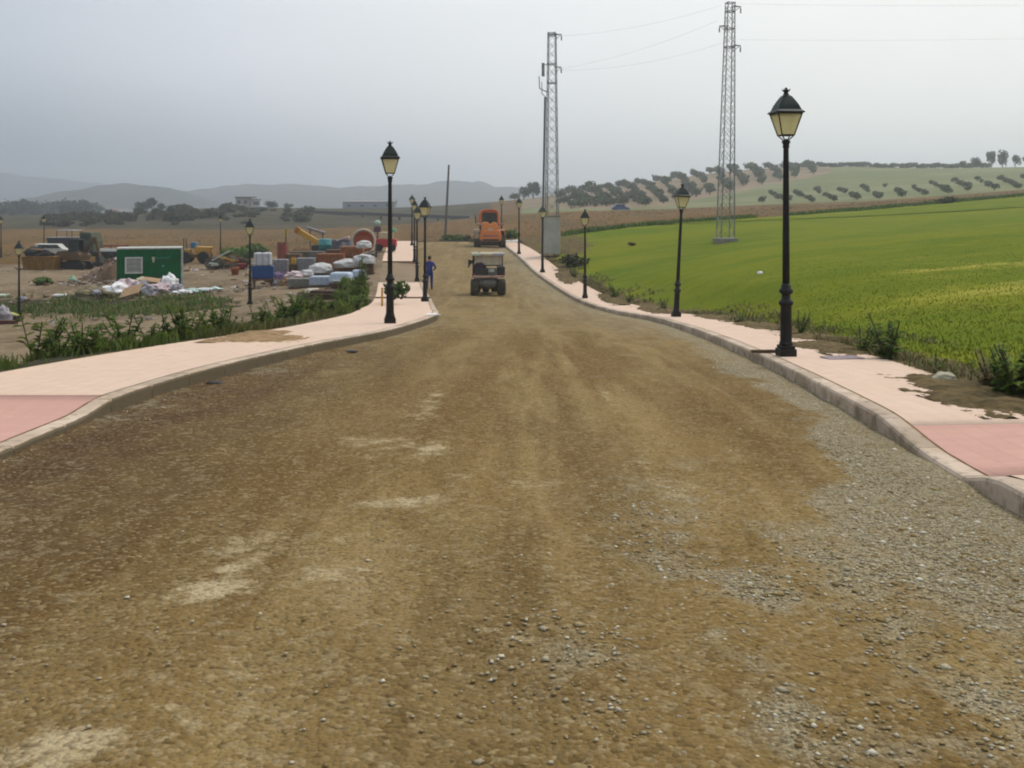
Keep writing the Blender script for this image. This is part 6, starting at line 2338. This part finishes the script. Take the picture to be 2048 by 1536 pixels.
GL = 'tall weeds along the left pavement'
for i, (q, d, h, n, lab) in enumerate([(70, 15.5, 1.0, 60, 'tall leafy thistle alone at the left, nearest the left edge'), (165, 14.6, .62, 70, 'dense dark weed clump close to left pavement edge'),
                                       (250, 16.2, .75, 50, 'slender weed left of the spiky pair by left pavement'), (372, 17.5, .8, 70, 'bushy weed in the middle of the left verge'),
                                       (430, 18.6, .68, 60, 'dark weed right of the bushy middle one on left verge'), (455, 19.5, .66, 50, 'leafy weed beside the sandy patch on left pavement'),
                                       (520, 21.5, .7, 60, 'spreading weed behind the sandy patch on left pavement'), (300, 16.8, .6, 50, 'low weed clump between slender and bushy weeds'),
                                       (575, 24.5, .9, 110, 'large bright green weed mound left of plank pile'), (610, 25.5, .85, 100, 'bright green spreading weed in front of plank pile'),
                                       (648, 26.5, .7, 80, 'green weed right of the bright mound below pallets'), (545, 23.5, .7, 80, 'green weed at left foot of the bright mound'),
                                       (690, 27.5, .6, 70, 'low weed at pavement edge below the pallet stack'), (722, 29, .8, 80, 'weed at the foot of the tall weed bank'),
                                       (120, 15.0, .5, 50, 'low leafy weed right of the lone tall thistle'), (210, 15.4, .5, 60, 'low weed between two dark clumps on left verge'),
                                       (340, 17.0, .62, 60, 'weed just left of bushy middle one on left verge'), (490, 20.6, .5, 55, 'small weed right of the leafy one by sandy patch')]):
    weed('weed_plant', lab, 'weed', spot_l(q, d), h * .8, int(n * 1.3), DARKW if i % 3 else WEED, 500 + i, 1.3, GL, .24)
# tall weed bank by the big left lamp
GB = 'tall weed bank beside the left pavement'
for i in range(26):
    q = r_.uniform(712, 800)
    d = r_.uniform(31, 39)
    x = (q - CX) / F_PX * d
    if x > float(kerbL(d)) - WL - .1:
        continue
    weed('tall_weed', 'tall upright green weed in the dense bank left of the big lamp post', 'weed', place(q, d), r_.uniform(.95, 1.75), 90, WEED if i % 2 else DARKW, 600 + i, .22, GB, .13)
GR = 'weeds along the right pavement'
for i, (q, d, h, n, lab) in enumerate([(1778, 14.6, .84, 80, 'tall upright thistle right of the nearest lamp post'), (1690, 15.9, .55, 40, 'thin sprig between nearest lamp and tall thistle'),
                                       (1486, 21, .7, 40, 'thin weed stem left of nearest lamp at field edge'), (1522, 20, .6, 50, 'low grey weed just left of nearest lamp'),
                                       (2010, 10.4, .62, 150, 'leafy dark green weed at the right edge of the pavement'), (2040, 10.2, .7, 170, 'large leafy weed cut by the right edge of view'),
                                       (1985, 11.0, .5, 80, 'dry stalk weed left of leafy one at right edge'), (1830, 12.6, .3, 40, 'low weed below the tall thistle by the pavement'),
                                       (1195, 45, .9, 60, 'grey green weed right of third lamp'), (1240, 42, .7, 50, 'weed farther right of third lamp by pavement'),
                                       (1120, 57, .9, 70, 'weed below the grey tower block at pavement edge'), (1420, 26, .4, 40, 'low weed right of leaning lamp'),
                                       (1745, 14.5, .34, 40, 'low weed just left of the tall thistle'), (1905, 11.2, .28, 40, 'low dry weed on the soil heap by right pavement'),
                                       (1275, 36, .6, 50, 'weed left of the leaning lamp at field edge')]):
    weed('weed_plant', lab, 'weed', spot_r(q, d), h * .78, n, DRYW if 'dry' in lab or 'thin weed' in lab else DARKW if i % 2 == 0 else WEED, 700 + i, 1.0, GR, .22)
crumpled('rubbish_bag', 'tiny white bag lying out in the green field', 'bag', 1520, 38, (.12, .1, .07), BAGW, 88)
crumpled('stone', 'pale stone among weeds right of the tall thistle', 'stone', 1890, 11.6, (.14, .1, .09), mat('pale_stone', rgb(188, 180, 150)), 89, amp=.2)

# ------------------------------------------------------------------ far buildings
p = place(494, 345)
hs = thing('house', 'flat roofed house with wide brown roof slab on the left ridge', 'house', p, R(8))
hs.location.z += .9
CREAM = mat('cream_render', rgb(190, 180, 162), rgb(172, 162, 146))
MB().box((-1.2, 0, 1.4), (4.6, 5, 3.6)).build('wall', CREAM, hs)
MB().box((-.4, 0, 3.35), (6.8, 6, .35)).build('roof', mat('brown_roof', rgb(112, 92, 84)), hs)
MB().box((3.0, .6, 1.1), (3.4, 4, 3.0)).build('annexe', WHITEP, hs)
MB().box((3.0, .6, 2.7), (3.8, 4.4, .22)).build('annexe_roof', mat('pale_blue_roof', rgb(190, 198, 200)), hs)
for x in (-2.4, -.2):
    MB().box((x, -2.52, 1.7), (1.0, .08, 1.1)).build('window', DARKGLASS, hs)
MB().box((3.2, -1.42, 1.3), (1.8, .08, 1.2)).build('window', DARKGLASS, hs)
for i, (q, d, w_, h_, m_, lab) in enumerate([(163, 640, 12, 3.4, mat('pink_render', rgb(206, 184, 176)), 'low pale pink shed at hazy left, leftmost of the long sheds'),
                                             (208, 700, 14, 3.6, WHITEP, 'long white shed in hazy valley right of the pink one'),
                                             (232, 690, 5, 4.6, mat('red_render', rgb(196, 120, 108)), 'small reddish shed between the long white ones'),
                                             (257, 680, 11, 3.8, WHITEP, 'long white shed just left of dark trees on ridge'),
                                             (345, 700, 8, 3.2, WHITEP, 'small white building right of the dark ridge trees'),
                                             (385, 760, 13, 6.2, mat('pale_stucco', rgb(190, 188, 184)), 'pale hazy building up slope between trees and house'),
                                             (740, 330, 17, 1.6, mat('pale_blue_wall', rgb(176, 184, 192)), 'long low pale bluish shed behind raised channel')]):
    b0 = thing('shed', lab, 'shed', place(q, d), R(r_.uniform(-6, 6)))
    MB().box((0, 0, h_ / 2), (w_, 6, h_ + 1)).build('wall', m_, b0)
    MB().prismx([(-3.2, h_ + .5), (0, h_ + 1.2), (3.2, h_ + .5)], -w_ / 2 - .3, w_ / 2 + .3).build('roof', mat('grey_roof', rgb(160, 156, 154)) if i not in (0, 2) else mat('terracotta_roof', rgb(168, 116, 98)), b0)
    for k in range(max(2, int(w_ / 3.5))):
        MB().box((-w_ / 2 + (k + .5) * w_ / max(2, int(w_ / 3.5)), -3.03, h_ * .5), (1.1, .08, h_ * .35)).build('window', DARKGLASS, b0)

p = place(1241, 186)
cr_ = thing('car', 'blue car showing above the brown crop at the foot of the olive hill', 'car', p + Vector((0, 0, -.4)), R(4))
CBLUE = mat('blue_car_paint', rgb(52, 84, 158), rgb(46, 76, 146), rough=.35, spec=.5)
MB().prism([(-1.6, .35), (1.6, .35), (1.62, .75), (.95, .88), (.5, 1.35), (-.85, 1.38), (-1.45, .92), (-1.62, .8)], -.75, .75).build('body', CBLUE, cr_, bevel=.05)
MB().prism([(-1.2, .93), (.78, .93), (.45, 1.27), (-.8, 1.29)], -.765, .765).build('window', DARKGLASS, cr_)
for x in (-1.0, 1.0):
    for y in (-.72, .72):
        MB().lathe([(.1, -.09), (.3, -.09), (.3, .09), (.1, .09)], 14, c=(x, y, .3), axis='Y').build('wheel', BLACK, cr_)

# ------------------------------------------------------------------ the hazy air
hz = MB().box((0, 1300, 50), (7400, 3200, 140))
hzm = bpy.data.materials.new('haze_air')
hzm.use_nodes = True
hn = hzm.node_tree.nodes
hn.remove(hn['Principled BSDF'])
pv = hn.new('ShaderNodeVolumePrincipled')
pv.inputs['Color'].default_value = (.82, .87, .93, 1)
pv.inputs['Density'].default_value = .00082
pv.inputs['Anisotropy'].default_value = .72
hzm.node_tree.links.new(pv.outputs[0], hn['Material Output'].inputs['Volume'])
tag(hz.build('haze', hzm), kind='stuff')
